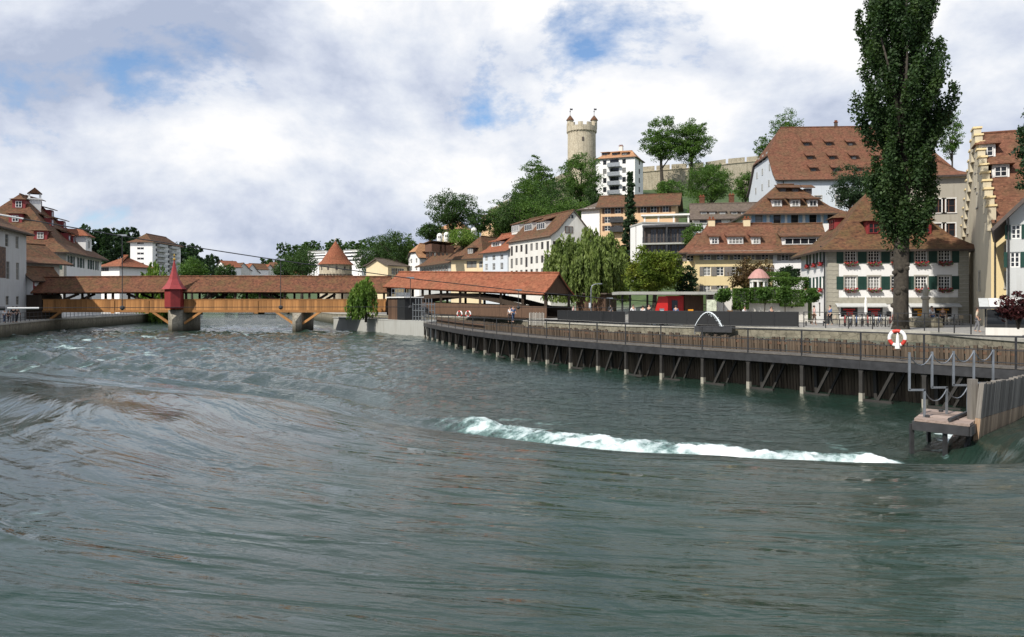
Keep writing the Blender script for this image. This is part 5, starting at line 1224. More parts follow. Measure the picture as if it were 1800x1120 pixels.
def tree(name, label, px, D, top, bot, wpx, kind='round', mat='lf_mid', n=9000, ncl=None, leaf=None, trunk=.0, group=None, seed=None, base=None, spread=None, left=False):
    x = PX(px, D); gz = float((lground if x < ipol(LBANK, D)+.01 else ground)(np.array(x), np.array(float(D)))) if base is None else base
    seed = int(px*7+top) if seed is None else seed; r = np.random.default_rng(seed)
    zt, zb = PZ(top, D), PZ(bot, D); R_ = wpx/2*D/F; H_ = zt-zb; gz = min(gz, zb-.1)
    rt = thing(name, label, 'tree', (x, D, gz), 0, group)
    ncl = ncl or int(max(40, min(260, 120))); leaf = leaf or max(.10, 1.35*D/F*.9); spread = spread or R_*.24
    cl, pts = crown_points(r, kind, R_*.88, H_*.96, ncl, n, spread); off = np.array([0, 0, zb-gz])
    place('crown', leaf_mesh('crown', pts+off, leaf*(.6+.8*r.random(n)), mat, seed), rt)
    hb = zb-gz; tr_ = trunk or max(.12, R_*.075); mb = MB()
    topz = hb+H_*(.55 if kind in ('round', 'airy') else .93); lean = r.normal(size=2)*R_*.06
    pts_ = [(0, 0, -.3), (lean[0]*.3, lean[1]*.3, hb*.5), (lean[0]*.6, lean[1]*.6, hb+.05*H_), (lean[0], lean[1], topz)]
    mb.tube(pts_, [tr_*1.35, tr_, tr_*.85, tr_*.2], 8)
    for k in range(16 if kind != 'conifer' else 6):
        c = cl[r.integers(0, ncl)]+off; s0 = Vector((lean[0]*.6, lean[1]*.6, hb+H_*(.02+.35*r.random()) if kind != 'poplar' else hb+max(0, c[2]-hb)*.45)); e = Vector(c)*.96+s0*.04
        m_ = s0.lerp(e, .5)+Vector((0, 0, -.06*(e-s0).length if kind == 'conifer' else .08*(e-s0).length)); mb.tube([s0, m_, e], [tr_*.42, tr_*.26, tr_*.07], 5)
    mb.build('trunk', M['bark'], rt, smooth=True)
    return rt
def willow(name, label, px, D, top, bot, wpx, n=240, per=70, mat='lf_will', base=None, leaf=.16, seed=3):
    x = PX(px, D); gz = float(ground(np.array(x), np.array(float(D)))) if base is None else base; r = np.random.default_rng(seed)
    zt, zb = PZ(top, D)-gz, PZ(bot, D)-gz; R_ = wpx/2*D/F
    rt = thing(name, label, 'tree', (x, D, gz)); P_ = []
    an = r.random(n)*2*math.pi; q = np.sqrt(r.random(n)); nl = 9; la = r.random(nl)*6.28; lr = np.concatenate([[0], .35+.35*r.random(nl-1)]); li = r.integers(0, nl, n)
    lz = np.where(lr > .1, .62+.30*r.random(nl), 1.0); ls = .36+.22*r.random(nl)                # several lobes, each shedding its own strands
    hh = zt-(zt-zb)*((1-lz[li])*.8+.30*q**2.0+r.random(n)*.10)
    st = np.stack([(np.cos(la[li])*lr[li]+np.cos(an)*q*ls[li])*R_, (np.sin(la[li])*lr[li]+np.sin(an)*q*ls[li])*R_, hh], 1)
    for i in range(n):
        L_ = min(st[i, 2]-zb*.9, (zt-zb)*(.28+.5*r.random())); t = r.random(per)
        o_ = st[i]*np.array([1, 1, 0])/max(R_, .1)*.35
        P_.append(st[i]+np.stack([o_[0]*t*1.2+r.normal(size=per)*.13, o_[1]*t*1.2+r.normal(size=per)*.13, .5*np.sin(t*3.0)*.5-t*L_+r.normal(size=per)*.06], 1))
    C = np.concatenate(P_); place('crown', leaf_mesh('crown', C, leaf*(.6+.8*r.random(len(C))), mat, seed, droop=(0, 0, -1.0), elong=1.7), rt)
    mb = MB(); mb.tube([(0, 0, -.3), (.1, 0, zt*.3), (.2, .1, zt*.6)], [R_*.09, R_*.075, R_*.05], 8)
    for i in range(14): k = r.integers(0, n); mb.tube([(.1, .05, zt*.35), tuple(st[k]*np.array([.5, .5, .9])), tuple(st[k])], [R_*.04, R_*.025, R_*.008], 5)
    mb.build('trunk', M['bark'], rt, smooth=True); return rt
def bush(name, label, cx, cy, z0, sx, sy, sz, mat, n=3000, leaf=.1, cat='shrub', seed=1, group=None, box=False):
    r = np.random.default_rng(seed); rt = thing(name, label, cat, (cx, cy, z0), 0, group)
    if box:
        q = r.random((n, 3))*2-1; f = r.integers(0, 3, n); sgn = np.sign(r.normal(size=n)); q[np.arange(n), f] = sgn*(.86+.17*r.random(n)); pts = q*np.array([sx, sy, sz/2])+np.array([0, 0, sz/2])
    else: _, pts = crown_points(r, 'round', 1, 2, 60, n, .3); pts = pts*np.array([sx, sy, sz/2])
    place('foliage', leaf_mesh('foliage', pts, leaf*(.6+.8*r.random(n)), mat, seed), rt)
    mb = MB()
    for i in range(5): a = r.random()*6.28; mb.tube([(0, 0, -.2), (math.cos(a)*sx*.3, math.sin(a)*sy*.3, sz*.45), (math.cos(a)*sx*.55, math.sin(a)*sy*.55, sz*.8)], [.06, .04, .015], 5)
    mb.build('stem', M['bark'], rt); return rt
# the poplar
tree('poplar_tree', 'towering dark poplar standing before the white inn', 1583, 62, -42, 425, 176, 'poplar', 'lf_pop', 88000, 980, .12, .45, base=1.9, spread=.52, seed=5)
pp = bpy.data.objects['poplar_tree']
tb = MB(); r = random.Random(4)
pts_ = []; rad = []
for i in range(15):
    z_ = -.3+i*.75; pts_.append((.05*math.sin(i*1.3), .05*math.cos(i*.9), z_)); rad.append(.98*(1.32 if i == 0 else 1.0)*(1-.030*i)+r.uniform(-.05, .05)-(.18 if i > 8 else 0)*(i-8)/7)
tb.tube(pts_, [max(.28, q*.60) for q in rad], 14)
for i in range(26):
    a = r.uniform(0, 6.28); z_ = r.uniform(.5, 8.5); c = (math.cos(a)*.50, math.sin(a)*.50, z_); tb.lathe([(.02, -.22), (.20, -.08), (.2, .1), (.02, .22)], 7, c=c)
tb.build('lower_trunk', M['bark'], pp, smooth=True)
tree('yew_tree', 'dark dense tree overhanging the cafe at the edge of the promenade', 1848, 46, 130, 360, 130, 'round', 'lf_con', 16000, 150, .10, base=1.9)
tree('spruce_tree', 'tall slim dark spruce in front of the peach villa', 1108, 150, 298, 446, 44, 'conifer', 'lf_con', 9000, 240, .22, .3)
willow('weeping_willow', 'large weeping willow at the town end of the covered bridge', 1038, 103, 393, 528, 140, 460, 80, leaf=.15)
willow('small_willow', 'small light green willow in front of the bridge roof joint', 643, 106, 480, 560, 50, 120, 60, 'lf_light', base=1.6, leaf=.12, seed=8)
willow('river_willow', 'yellow green willow hanging over the water behind the covered bridge', 275, 160, 456, 566, 92, 200, 60, 'lf_light', base=1.2, leaf=.24, seed=9)
tree('golden_tree', 'round bushy yellow green tree above the kiosk roof', 1149, 93, 438, 522, 112, 'round', 'lf_gold', 22000, 190, .13, base=1.9)
TT = [('oak_tree', 'broad dark oak with open branches above the old row', 795, 186, 330, 412, 104, 'airy', 'lf_dark', 15000),
 ('young_oak', 'smaller oak standing right of the broad oak', 842, 184, 366, 418, 58, 'airy', 'lf_dark', 5000),
 ('acacia_bush', 'bright green rounded tree below the oak', 815, 176, 402, 436, 78, 'round', 'lf_light', 6000),
 ('hill_maple', 'low dark tree left of the broad oak', 757, 196, 388, 425, 56, 'round', 'lf_dark', 5000),
 ('ash_tree', 'tall ash with feathery crown left of the round tower', 947, 218, 266, 385, 78, 'airy', 'lf_mid', 15000),
 ('lime_tree', 'lush tall green lime in front of the round tower', 1018, 205, 258, 372, 82, 'round', 'lf_mid', 14000),
 ('slope_beech', 'dark beech on the slope behind the grey block', 906, 186, 338, 418, 76, 'round', 'lf_dark', 9000),
 ('slope_hornbeam', 'dense hornbeam between the ash and the lime', 975, 197, 312, 400, 84, 'round', 'lf_dark', 10000),
 ('slope_elder', 'mid green elder low on the slope behind the grey roof', 940, 182, 345, 412, 96, 'round', 'lf_mid', 9000),
 ('slope_hazel', 'spreading hazel below the lime tree', 1003, 184, 345, 402, 90, 'round', 'lf_mid', 8000),
 ('slope_ash', 'leafy ash low on the slope left of the ash with feathery crown', 882, 192, 350, 425, 64, 'round', 'lf_mid', 8000),
 ('tower_foot_tree', 'dark tree at the foot of the round tower', 1042, 197, 322, 380, 46, 'round', 'lf_dark', 6000),
 ('slope_walnut', 'broad walnut filling the slope below the feathery ash', 925, 202, 300, 392, 70, 'round', 'lf_mid', 9000),
 ('plane_tree', 'large open plane tree above the town wall', 1165, 232, 200, 300, 84, 'airy', 'lf_mid', 15000),
 ('sister_plane_tree', 'second large open plane tree touching the first above the wall', 1213, 234, 198, 300, 92, 'airy', 'lf_mid', 15000),
 ('chestnut_tree', 'big round chestnut before the town wall', 1250, 178, 278, 362, 104, 'round', 'lf_mid', 13000),
 ('wall_shrub_tree', 'low bushy tree right of the white tower house', 1175, 192, 312, 358, 62, 'round', 'lf_mid', 6000),
 ('elm_tree', 'green elm between the chestnut and the arsenal', 1312, 165, 297, 362, 56, 'round', 'lf_mid', 6000),
 ('garden_birch', 'small bright tree between the villa and the slate house', 1226, 150, 352, 410, 44, 'round', 'lf_mid', 5000),
 ('crest_tree', 'thin airy tree rising behind the arsenal ridge', 1382, 210, 188, 262, 66, 'airy', 'lf_mid', 4000),
 ('crest_sapling', 'sparse sapling at the left hip of the arsenal roof', 1342, 215, 232, 290, 40, 'airy', 'lf_mid', 2500),
 ('scots_pine', 'dark spreading pine between the arsenal and the poplar', 1500, 103, 283, 385, 100, 'airy', 'lf_con', 11000),
 ('back_tree', 'round green tree peeping out right of the poplar', 1672, 120, 186, 290, 46, 'round', 'lf_mid', 5000),
 ('terrace_tree', 'bushy green tree beside the modern block', 1222, 128, 385, 445, 50, 'round', 'lf_mid', 5000),
 ('kiosk_laurel', 'dark laurel right of the golden tree', 1207, 94, 462, 530, 44, 'round', 'lf_con', 6000),
 ('copper_maple', 'reddish copper maple in front of the yellow house', 1322, 90, 452, 522, 92, 'airy', 'lf_copper', 7000),
 ('garden_holly', 'dark compact holly in front of the white townhouse', 1386, 90.5, 462, 510, 46, 'round', 'lf_con', 5000),
 ('bank_elm', 'big dark tree beyond the bridge right of the pointed tower', 690, 205, 400, 492, 84, 'round', 'lf_dark', 11000),
 ('bank_lime', 'dark leafy tree close to the pointed tower', 652, 212, 414, 492, 66, 'round', 'lf_dark', 8000),
 ('bank_poplar', 'narrow tree at the left edge of the old row', 716, 210, 404, 486, 48, 'round', 'lf_mid', 6000),
 ('bridge_ash', 'bright green tree behind the bridge left of the apartment block base', 338, 190, 452, 500, 60, 'round', 'lf_mid', 6000),
 ('far_fir', 'dark fir beyond the bright green tree', 365, 300, 446, 490, 30, 'conifer', 'lf_con', 2500),
 ('far_round_tree', 'dark round tree before the far town', 395, 330, 462, 492, 40, 'round', 'lf_dark', 2500),
 ('tower_tree', 'broad dark tree left of the pointed tower', 530, 300, 432, 492, 70, 'round', 'lf_dark', 7000),
 ('tower_side_tree', 'dark tree between the far houses and the pointed tower', 500, 330, 448, 494, 50, 'round', 'lf_dark', 4500)]
for (nm, lab, px, D, tp, bt, wp_, kd, mt, n) in TT: tree(nm, lab, px, D, tp, bt, wp_, kd, mt, n, ncl=190 if kd == 'airy' else 150, spread=(wp_/2*D/F)*(.20 if kd == 'airy' else .26))
# woods on the far hills: one mass each
def wood_mass(name, label, spots, mat, seed, D, n, leaf):
    r = np.random.default_rng(seed); P_ = []
    for (px, top, w_) in spots:
        k = int(w_/9)+2
        for i in range(k):
            q = px-w_/2+w_*(i+.5)/k+r.normal()*2; D_ = D*(1+.10*r.random()); h_ = (520-top)*D_/F*(.93+.1*r.random()); zt = PZ(top, D_)+r.normal()*1.2; Rr = 7.5*D_/F*(.8+.5*r.random())
            for lay in range(6):
                zz = zt-Rr*.9-lay*Rr*1.25; m_ = n//(6*k*len(spots))+6; _, pts = crown_points(r, 'round', Rr, Rr*2.2, 22, m_, Rr*.3)
                P_.append(pts+np.array([PX(q, D_)+r.normal()*Rr*.4, D_+r.normal()*Rr, zz-Rr]))
    C = np.concatenate(P_); tag(place(name, leaf_mesh(name, C, leaf*(.6+.8*r.random(len(C))), mat, seed)), label, 'wood', kind='stuff')
wood_mass('wooded_hill', 'dark wooded hillside behind the white apartment block', [(165, 404, 40), (200, 408, 40), (225, 405, 30), (330, 436, 40), (300, 428, 40), (362, 452, 40), (250, 420, 40), (135, 402, 60), (60, 400, 80), (-60, 400, 100)], 'lf_con', 3, 430, 26000, 1.0)
wood_mass('far_wood', 'distant dark wood on the hill beyond the pointed tower', [(520, 432, 50), (565, 428, 50), (610, 424, 60), (660, 428, 60), (700, 430, 60), (480, 462, 40), (430, 474, 60), (390, 466, 40), (760, 432, 80), (455, 478, 50)], 'lf_dark', 4, 600, 22000, 1.2)
m_h = MB()
for (x0, x1, y_, z_) in ((-900, 1400, 720, 6),):
    pass
X_, Y_ = np.meshgrid(np.linspace(-1500, 1500, 60), np.linspace(640, 2600, 20)); Z_ = 2+36*sstep(640, 1500, Y_)*(.5+fbm(X_*.004, Y_*.004, 4, 3))
tag(place('far_hills', grid_mesh('far_hills', X_, Y_, Z_, M['grass'])), kind='structure')
# garden wall, hedges and ivy before the yellow house
gw = thing('garden_wall', 'pale garden retaining wall overgrown with ivy below the yellow house', 'wall', (PX(1250, 84), 84, 1.9))
MB().box(0, PX(1420, 84)-PX(1250, 84), 0, .5, -.2, PZ(512, 84)-1.9).build('wall', M['white2'], gw); MB().box(-.05, PX(1420, 84)-PX(1250, 84)+.05, -.06, .56, PZ(512, 84)-1.9, PZ(510, 84)-1.9+.06).build('coping', M['trim'], gw)
gt = tag(MB().box(PX(1250, 84), PX(1440, 84), 84.5, 93, 1.9, PZ(512, 84)-.05).build('garden_terrace', M['grass']), kind='structure')
bush('clipped_hedge', 'tall clipped green hedge right of the pavilion', PX(1385, 86), 86.5, 2.9, 2.3, .8, PZ(488, 86)-2.9, 'lf_mid', 7000, .09, 'hedge', 3, box=True)
bush('low_hedge', 'clipped hedge block behind the pavilion', PX(1367, 88), 88.5, 2.9, 1.3, .8, PZ(479, 88)-2.9, 'lf_mid', 4000, .09, 'hedge', 4, box=True)
for i, (px, t_, b_, w_, tx_) in enumerate(((1302, 508, 543, 26, 'ivy curtain hanging over the garden wall left of the pavilion'), (1345, 506, 532, 50, 'ivy mat spilling over the garden wall below the pavilion'), (1392, 510, 538, 40, 'ivy mat spilling over the garden wall below the hedge'))):
    D_ = 83.7; bush('ivy', tx_, PX(px, D_), D_, PZ(b_, D_), w_/2*D_/F, .35, PZ(t_, D_)-PZ(b_, D_), 'lf_mid', 3000, .10, 'ivy', 20+i, box=True)
for i, (px, tx_) in enumerate(((1272, 'young street tree beside the poster panel'), (1343, 'young street tree before the ivy covered garden wall'), (1380, 'young street tree right of the ivy below the pavilion'), (1425, 'leafy young street tree beside the side wall of the inn'))):
    tree('street_tree', tx_, px, 77, 503, 534, 30+8*(i == 3), 'airy', 'lf_mid', 2600, 50, .10, .05, base=1.9, spread=.35)
bush('purple_shrub', 'purple leaved shrub beside the glass cafe', PX(1790, 47.5), 47.5, 2.6, 1.1, .9, 1.9, 'lf_red', 2500, .09, 'shrub', 5)
# pavilion
pv = thing('garden_pavilion', 'round garden pavilion with pink domed roof and white columns', 'pavilion', (PX(1337, 85), 85.6, PZ(512, 84)-.05)); zb_ = PZ(512, 84)-.05; e_ = PZ(489, 85)-zb_; t_ = PZ(472, 85)-zb_; r_ = 17.5*85/F
for i in range(8):
    a = math.pi/8+i*math.pi/4; MB().lathe([(.14, 0), (.11, .15), (.1, e_-.5), (.16, e_-.35)], 8).build('column', M['frameW'], pv, loc=(math.cos(a)*r_*.78, math.sin(a)*r_*.78, 0))
MB().lathe([(r_*.7, e_-.4), (r_*.9, e_-.35), (r_*.9, e_), (r_*.6, e_)], 16).build('entablature', M['white2'], pv)
MB().lathe([(r_*1.1, e_-.02), (r_*1.0, e_+.15), (r_*.72, e_+.55), (r_*.35, e_+.9), (.06, t_)], 16).build('roof', M['pink'], pv)

# ------------------------------------------------------------------ promenade furniture
def fence(name, label, pts, z0, h, step, panel, mat, postmat='steel', cat='fence', rails=(1.0,)):
    root = thing(name, label, cat, (pts[0][0], pts[0][1], z0)); o0 = Vector((pts[0][0], pts[0][1], 0))
    for a_, b_ in zip(pts, pts[1:]):
        A_, B_ = Vector((*a_, 0))-o0, Vector((*b_, 0))-o0; L_ = (B_-A_).length; n = max(1, round(L_/step)); t_ = (B_-A_)/n; az = math.atan2(t_.y, t_.x); l = t_.length
        pm = MB().box(-.03, .03, -.03, .03, 0, h).mesh(M[postmat], name='post')
        pnl = MB().box(.04, l-.04, -.015, .015, .06, h-.02).mesh(M[mat], name='panel') if panel else None
        for i in range(n):
            place('post', pm, root, A_+t_*i)
            if pnl: place('panel', pnl, root, A_+t_*i, az)
        rl = [MB().box(0, L_, -.025, .025, h*f-.05, h*f).mesh(M[postmat], name='rail') for f in rails]
        for m_ in rl: place('rail', m_, root, A_, az)
    place('post', pm, root, B_); return root
fence('banner_fence', 'black banner fence along the embankment before the red kiosk', [(10.6, 74.4), (23.0, 65.8)], 1.93, 1.25, 2.0, True, 'black')
fence('banner_fence', 'black banner fence along the embankment at the covered bridge end', [(4.8, 86.0), (10.3, 74.7)], 1.93, 1.15, 2.0, True, 'black')
fence('promenade_railing', 'thin dark metal railing along the promenade before the inn', [(23.3, 65.4), (29.0, 57.6), (28.8, 51.4)], 1.93, 1.25, 2.0, False, 'steel', rails=(1.0, .55))
fence('quay_railing', 'dark metal railing on the quay below the mural house', [(-53.6, 82.0), (-55.2, 88.3), (-63.0, 112.4)], 1.63, 1.05, 2.2, False, 'steel', rails=(1.0, .5))
fence('white_quay_railing', 'pale metal railing on the quay behind the covered bridge', [(-64.2, 118), (-68.7, 148)], 1.63, 1.1, 1.5, False, 'steelg', 'steelg', rails=(1.0, .5))
pk_ = thing('picket_fence', 'short pale picket fence on the embankment by the bridge landing', 'fence', (PX(930, 84), 83.5, 1.6), -.75)
for i in range(11): place('picket', MB().box(0, .10, 0, .04, 0, 1.25+.06*(i % 2)).mesh(M['deckb'], name='picket'), pk_, (i*.19, 0, 0))
MB().box(-.1, 2.2, .04, .09, .35, .45).build('rail', M['deckb'], pk_)
# kiosk with red fin walls
G = 1.9; D_ = 80.0
ks = thing('red_kiosk', 'bus shelter kiosk with flat grey roof and bright red walls', 'kiosk', (PX(1085, D_), D_, G)); x0 = PX(1085, D_); kx = lambda px: PX(px, D_)-x0; kz = lambda py: PZ(py, D_)-G
MB().box(0, kx(1262), -1.2, 4.2, kz(518), kz(513)).build('roof', M['conc'], ks)
fn = MB(); fn.add([(kx(1146), -.6, 0), (kx(1172), -.6, 0), (kx(1172), -.6, kz(521)), (kx(1156), -.6, kz(521)), (kx(1146), -.3, 0), (kx(1172), -.3, 0), (kx(1172), -.3, kz(521)), (kx(1156), -.3, kz(521))], [(0,1,2,3),(4,7,6,5),(0,3,7,4),(1,5,6,2),(3,2,6,7)]); fn.build('fin_wall', M['red'], ks)
MB().box(kx(1172.5), kx(1204), .6, .9, 0, kz(520)).build('back_wall', M['red'], ks)
MB().box(kx(1183), kx(1193), .52, .6, kz(545), kz(528)).build('window', M['glass'], ks)
MB().box(kx(1205), kx(1238), .4, 3.5, 0, kz(519)).build('booth', M['plankB'], ks)
MB().box(kx(1258), kx(1290), .9, 4.0, 0, kz(516)).build('side_wall', M['white2'], ks)
for px in (1098, 1112, 1143): MB().box(kx(px)-.09, kx(px)+.09, 1.6, 1.78, 0, kz(518)).build('post', M['steel'], ks)
pn = thing('poster_panel', 'pale map poster panel at the right end of the kiosk', 'poster panel', (PX(1249, 79), 78.6, G)); MB().box(-.52, .52, 0, .1, .3, PZ(526, 79)-G).build('board', M['frameD'], pn); MB().box(-.47, .47, -.02, -.002, .4, PZ(527, 79)-G).build('poster', M['poster'], pn)
for q_ in (-.4, .4): MB().box(q_-.04, q_+.04, .02, .08, 0, .3).build('leg', M['steel'], pn)
mbx = thing('mailbox', 'yellow mailbox on a post before the red kiosk wall', 'mailbox', (PX(1214, 78), 78, G)); MB().box(-.22, .22, -.15, .15, .75, 1.35).build('box', M['orange'], mbx); MB().box(-.05, .05, -.05, .05, 0, .75).build('post', M['steel'], mbx)
obx = thing('ticket_machine', 'small orange machine right of the poster panel', 'machine', (PX(1283, 77.5), 77.5, G)); MB().box(-.22, .22, -.15, .15, .15, 1.25).build('body', M['orange'], obx); MB().box(-.17, .17, -.165, -.151, .8, 1.1).build('screen', M['glass'], obx); MB().box(-.2, .2, -.13, .13, 0, .15).build('foot', M['steel'], obx)
gp = thing('grey_pylon', 'slim grey information pylon before the red fin wall', 'pylon', (PX(1164, 75.4), 75.6, 1.6)); MB().box(-.2, .2, -.12, .12, 0, 1.75).build('body', M['steelg'], gp); MB().box(-.16, .16, -.13, -.121, .9, 1.6).build('panel', M['paleblue'], gp)
# fountain jet and trough
ft = thing('fountain_trough', 'dark steel fountain trough with an arching water jet before the banner fence', 'fountain', (PX(1255, 68.5), 68.2, 1.45), -.60)
MB().box(-1.6, 1.6, -.45, .45, 0, .12).box(-1.6, 1.6, -.45, -.38, .12, .5).box(-1.6, 1.6, .38, .45, .12, .5).box(-1.6, -1.5, -.38, .38, .12, .5).box(1.5, 1.6, -.38, .38, .12, .5).build('trough', M['steel'], ft)
MB().box(-1.5, 1.5, -.38, .38, .12, .40).build('water', M['water2'], ft)
r = random.Random(3); pts_ = [(-1.75+2.5*t, 0, .45+5.4*t*(1-t)-.3*t) for t in np.linspace(0, 1, 14)]; MB().tube(pts_, [.035+.03*t for t in np.linspace(0, 1, 14)], 6).build('jet', M['jet'], ft)
sp = MB()
for i in range(60):
    t = r.uniform(.45, 1); c = Vector((-1.75+2.5*t+r.uniform(-.14, .14), r.uniform(-.12, .12), .45+5.4*t*(1-t)-.3*t+r.uniform(-.25, .05))); sp.lathe([(.005, -.03), (.03, 0), (.005, .03)], 5, c=tuple(c))
tag(sp.build('spray', M['jet'], ft), kind='stuff'); MB().tube([(-1.75, 0, -.2), (-1.75, 0, .45)], .05, 8).build('nozzle', M['steelg'], ft)
# stone fountain column before the inn
sf = thing('stone_fountain', 'old stone fountain pillar with pointed top before the inn', 'fountain', (PX(1627, 66.5), 66.5, G))
MB().lathe([(1.25, 0), (1.3, .1), (1.3, .75), (1.15, .8), (1.1, .45), (.3, .45)], 8).build('basin', M['quay'], sf)
MB().lathe([(.36, .4), (.34, .9), (.27, 1.1), (.25, 2.2), (.38, 2.35), (.38, 2.45), (.2, 2.55), (.26, 2.9), (.12, 3.3), (.03, 3.6)], 8).build('pillar', M['taupe'], sf)
# glass cafe
cf = thing('glass_cafe', 'dark glazed cafe pavilion with pale striped awning roof beside the grey house', 'cafe', (29.6, 51.2, G), -.50); cf.scale = (1, 1, .76)
MB().box(0, 9, 0, .25, 0, .62).build('plinth', M['white2'], cf)
for i in range(8): MB().box(i*1.1-.06, i*1.1+.06, 0, .12, .62, 2.15).build('post', M['steel'], cf)
gpn = MB().box(.07, 1.03, .04, .06, .9, 2.1).mesh(M['glass'], name='pane'); lp = MB().box(.07, 1.03, .03, .08, .62, .9).mesh(M['black'], name='lower_panel')
for i in range(7): place('pane', gpn, cf, (i*1.1, 0, 0)); place('lower_panel', lp, cf, (i*1.1, 0, 0))
MB().box(-.4, 8.5, -.5, .3, 2.15, 2.33).build('fascia', M['steel'], cf)
for i in range(16):
    x_ = -.35+i*.55; am = MB(); am.add([(x_, -.45, 2.35), (x_+.53, -.45, 2.35), (x_+.53, 2.6, 3.05), (x_, 2.6, 3.05), (x_, -.45, 2.30), (x_+.53, -.45, 2.30), (x_+.53, 2.6, 3.0), (x_, 2.6, 3.0)], [(0,1,2,3),(4,7,6,5),(0,4,5,1),(1,5,6,2),(3,7,4,0)]); am.build('awning_strip', M['frameW'] if i % 2 else M['greywall'], cf)
MB().box(.2, 8, .5, 2.4, .05, 2.1).build('interior', M['frameD'], cf)
# street lamp
sl_ = thing('street_lamp', 'tall grey street lamp with curved arm beside the willow', 'street lamp', (PX(1039, 86), 86, G)); h_ = PZ(500, 86)-G
MB().tube([(0, 0, 0), (0, 0, h_-.5), (.1, 0, h_-.15), (.35, 0, h_), (.8, 0, h_+.08)], [.07, .055, .05, .045, .04], 8).build('pole', M['steelg'], sl_, smooth=True); MB().box(.7, 1.15, -.09, .09, h_+.02, h_+.12).build('lamp_head', M['steelg'], sl_); MB().box(-.22, -.06, -.15, .15, 1.4, 1.95).build('sign', M['paleblue'], sl_)
# closed parasol
pr = thing('closed_parasol', 'closed white parasol before the shop windows of the inn', 'parasol', (PX(1522, 73), 73, G)); MB().tube([(0, 0, 0), (0, 0, 2.5)], .03, 6).build('pole', M['steel'], pr); MB().lathe([(.06, .9), (.14, 1.1), (.12, 2.2), (.03, 2.55)], 8).build('canopy', M['buoyW'], pr); MB().lathe([(.3, 0), (.3, .08), (.05, .1)], 10).build('base', M['conc'], pr)
# bicycles
def bicycle(x, y, rz, colr):
    rt = thing('bicycle', 'bicycle parked in the row before the inn', 'bicycle', (x, y, G), rz, 'bicycles parked before the inn')
    wm = bpy.data.meshes.get('bike_wheel')
    if wm is None:
        mb = MB(); ring = [(.33*math.cos(2*math.pi*i/20), 0, .33*math.sin(2*math.pi*i/20)) for i in range(21)]; mb.tube(ring, .022, 5, cap=False)
        for i in range(10): mb.bar((0, 0, 0), ring[i*2], .008)
        wm = mb.mesh(M['black'], name='bike_wheel'); wm.name = 'bike_wheel'
    for x_ in (-.52, .52): place('wheel', wm, rt, (x_, 0, .34))
    fm = MB(); n_ = [(-.52, 0, .34), (-.10, 0, .30), (-.22, 0, .80), (.36, 0, .82), (.52, 0, .34)]
    for a_, b_ in ((0, 1), (0, 2), (1, 2), (2, 3), (1, 3), (3, 4)): fm.bar(n_[a_], n_[b_], .035)
    fm.bar((-.22, 0, .8), (-.24, 0, .95), .03).bar((.36, 0, .8), (.33, 0, 1.02), .03); fm.build('frame', M[colr], rt)
    MB().lathe([(.02, 0), (.11, .03), (.08, .08), (.01, .09)], 8).build('saddle', M['black'], rt, loc=(-.25, 0, .94))
    MB().tube([(.22, -.27, 1.0), (.34, -.2, 1.04), (.34, .2, 1.04), (.22, .27, 1.0)], .015, 5).build('handlebar', M['steel'], rt)
for i in range(10): bicycle(PX(1476+i*9.2, 68.5), 68.6-.1*i, 1.05+rnd.uniform(-.25, .25), ('steel', 'cred', 'steelg', 'cblue')[i % 4])
# benches on the promenade
for i, (px, tx_) in enumerate(((1402, 'long grey bench beside the end of the banner fence'), (1432, 'long grey bench before the side wall of the inn'))):
    bn = thing('bench', tx_, 'bench', (PX(px, 70), 70, G), -.35)
    for j in range(3): MB().box(-.9, .9, -.2+j*.15, -.08+j*.15, .42, .47).build('slat', M['deckb'], bn)
    for x_ in (-.7, .7): MB().box(x_-.05, x_+.05, -.18, .2, 0, .42).build('leg', M['steel'], bn)
bi = thing('litter_bin', 'grey litter bin between the banner fence and the bench', 'litter bin', (PX(1388, 69), 68.4, G)); MB().lathe([(.26, 0), (.28, .1), (.28, .95), (.2, .97)], 12).build('body', M['steel'], bi); MB().lathe([(.3, .95), (.3, 1.02), (.05, 1.1)], 12).build('lid', M['steelg'], bi)
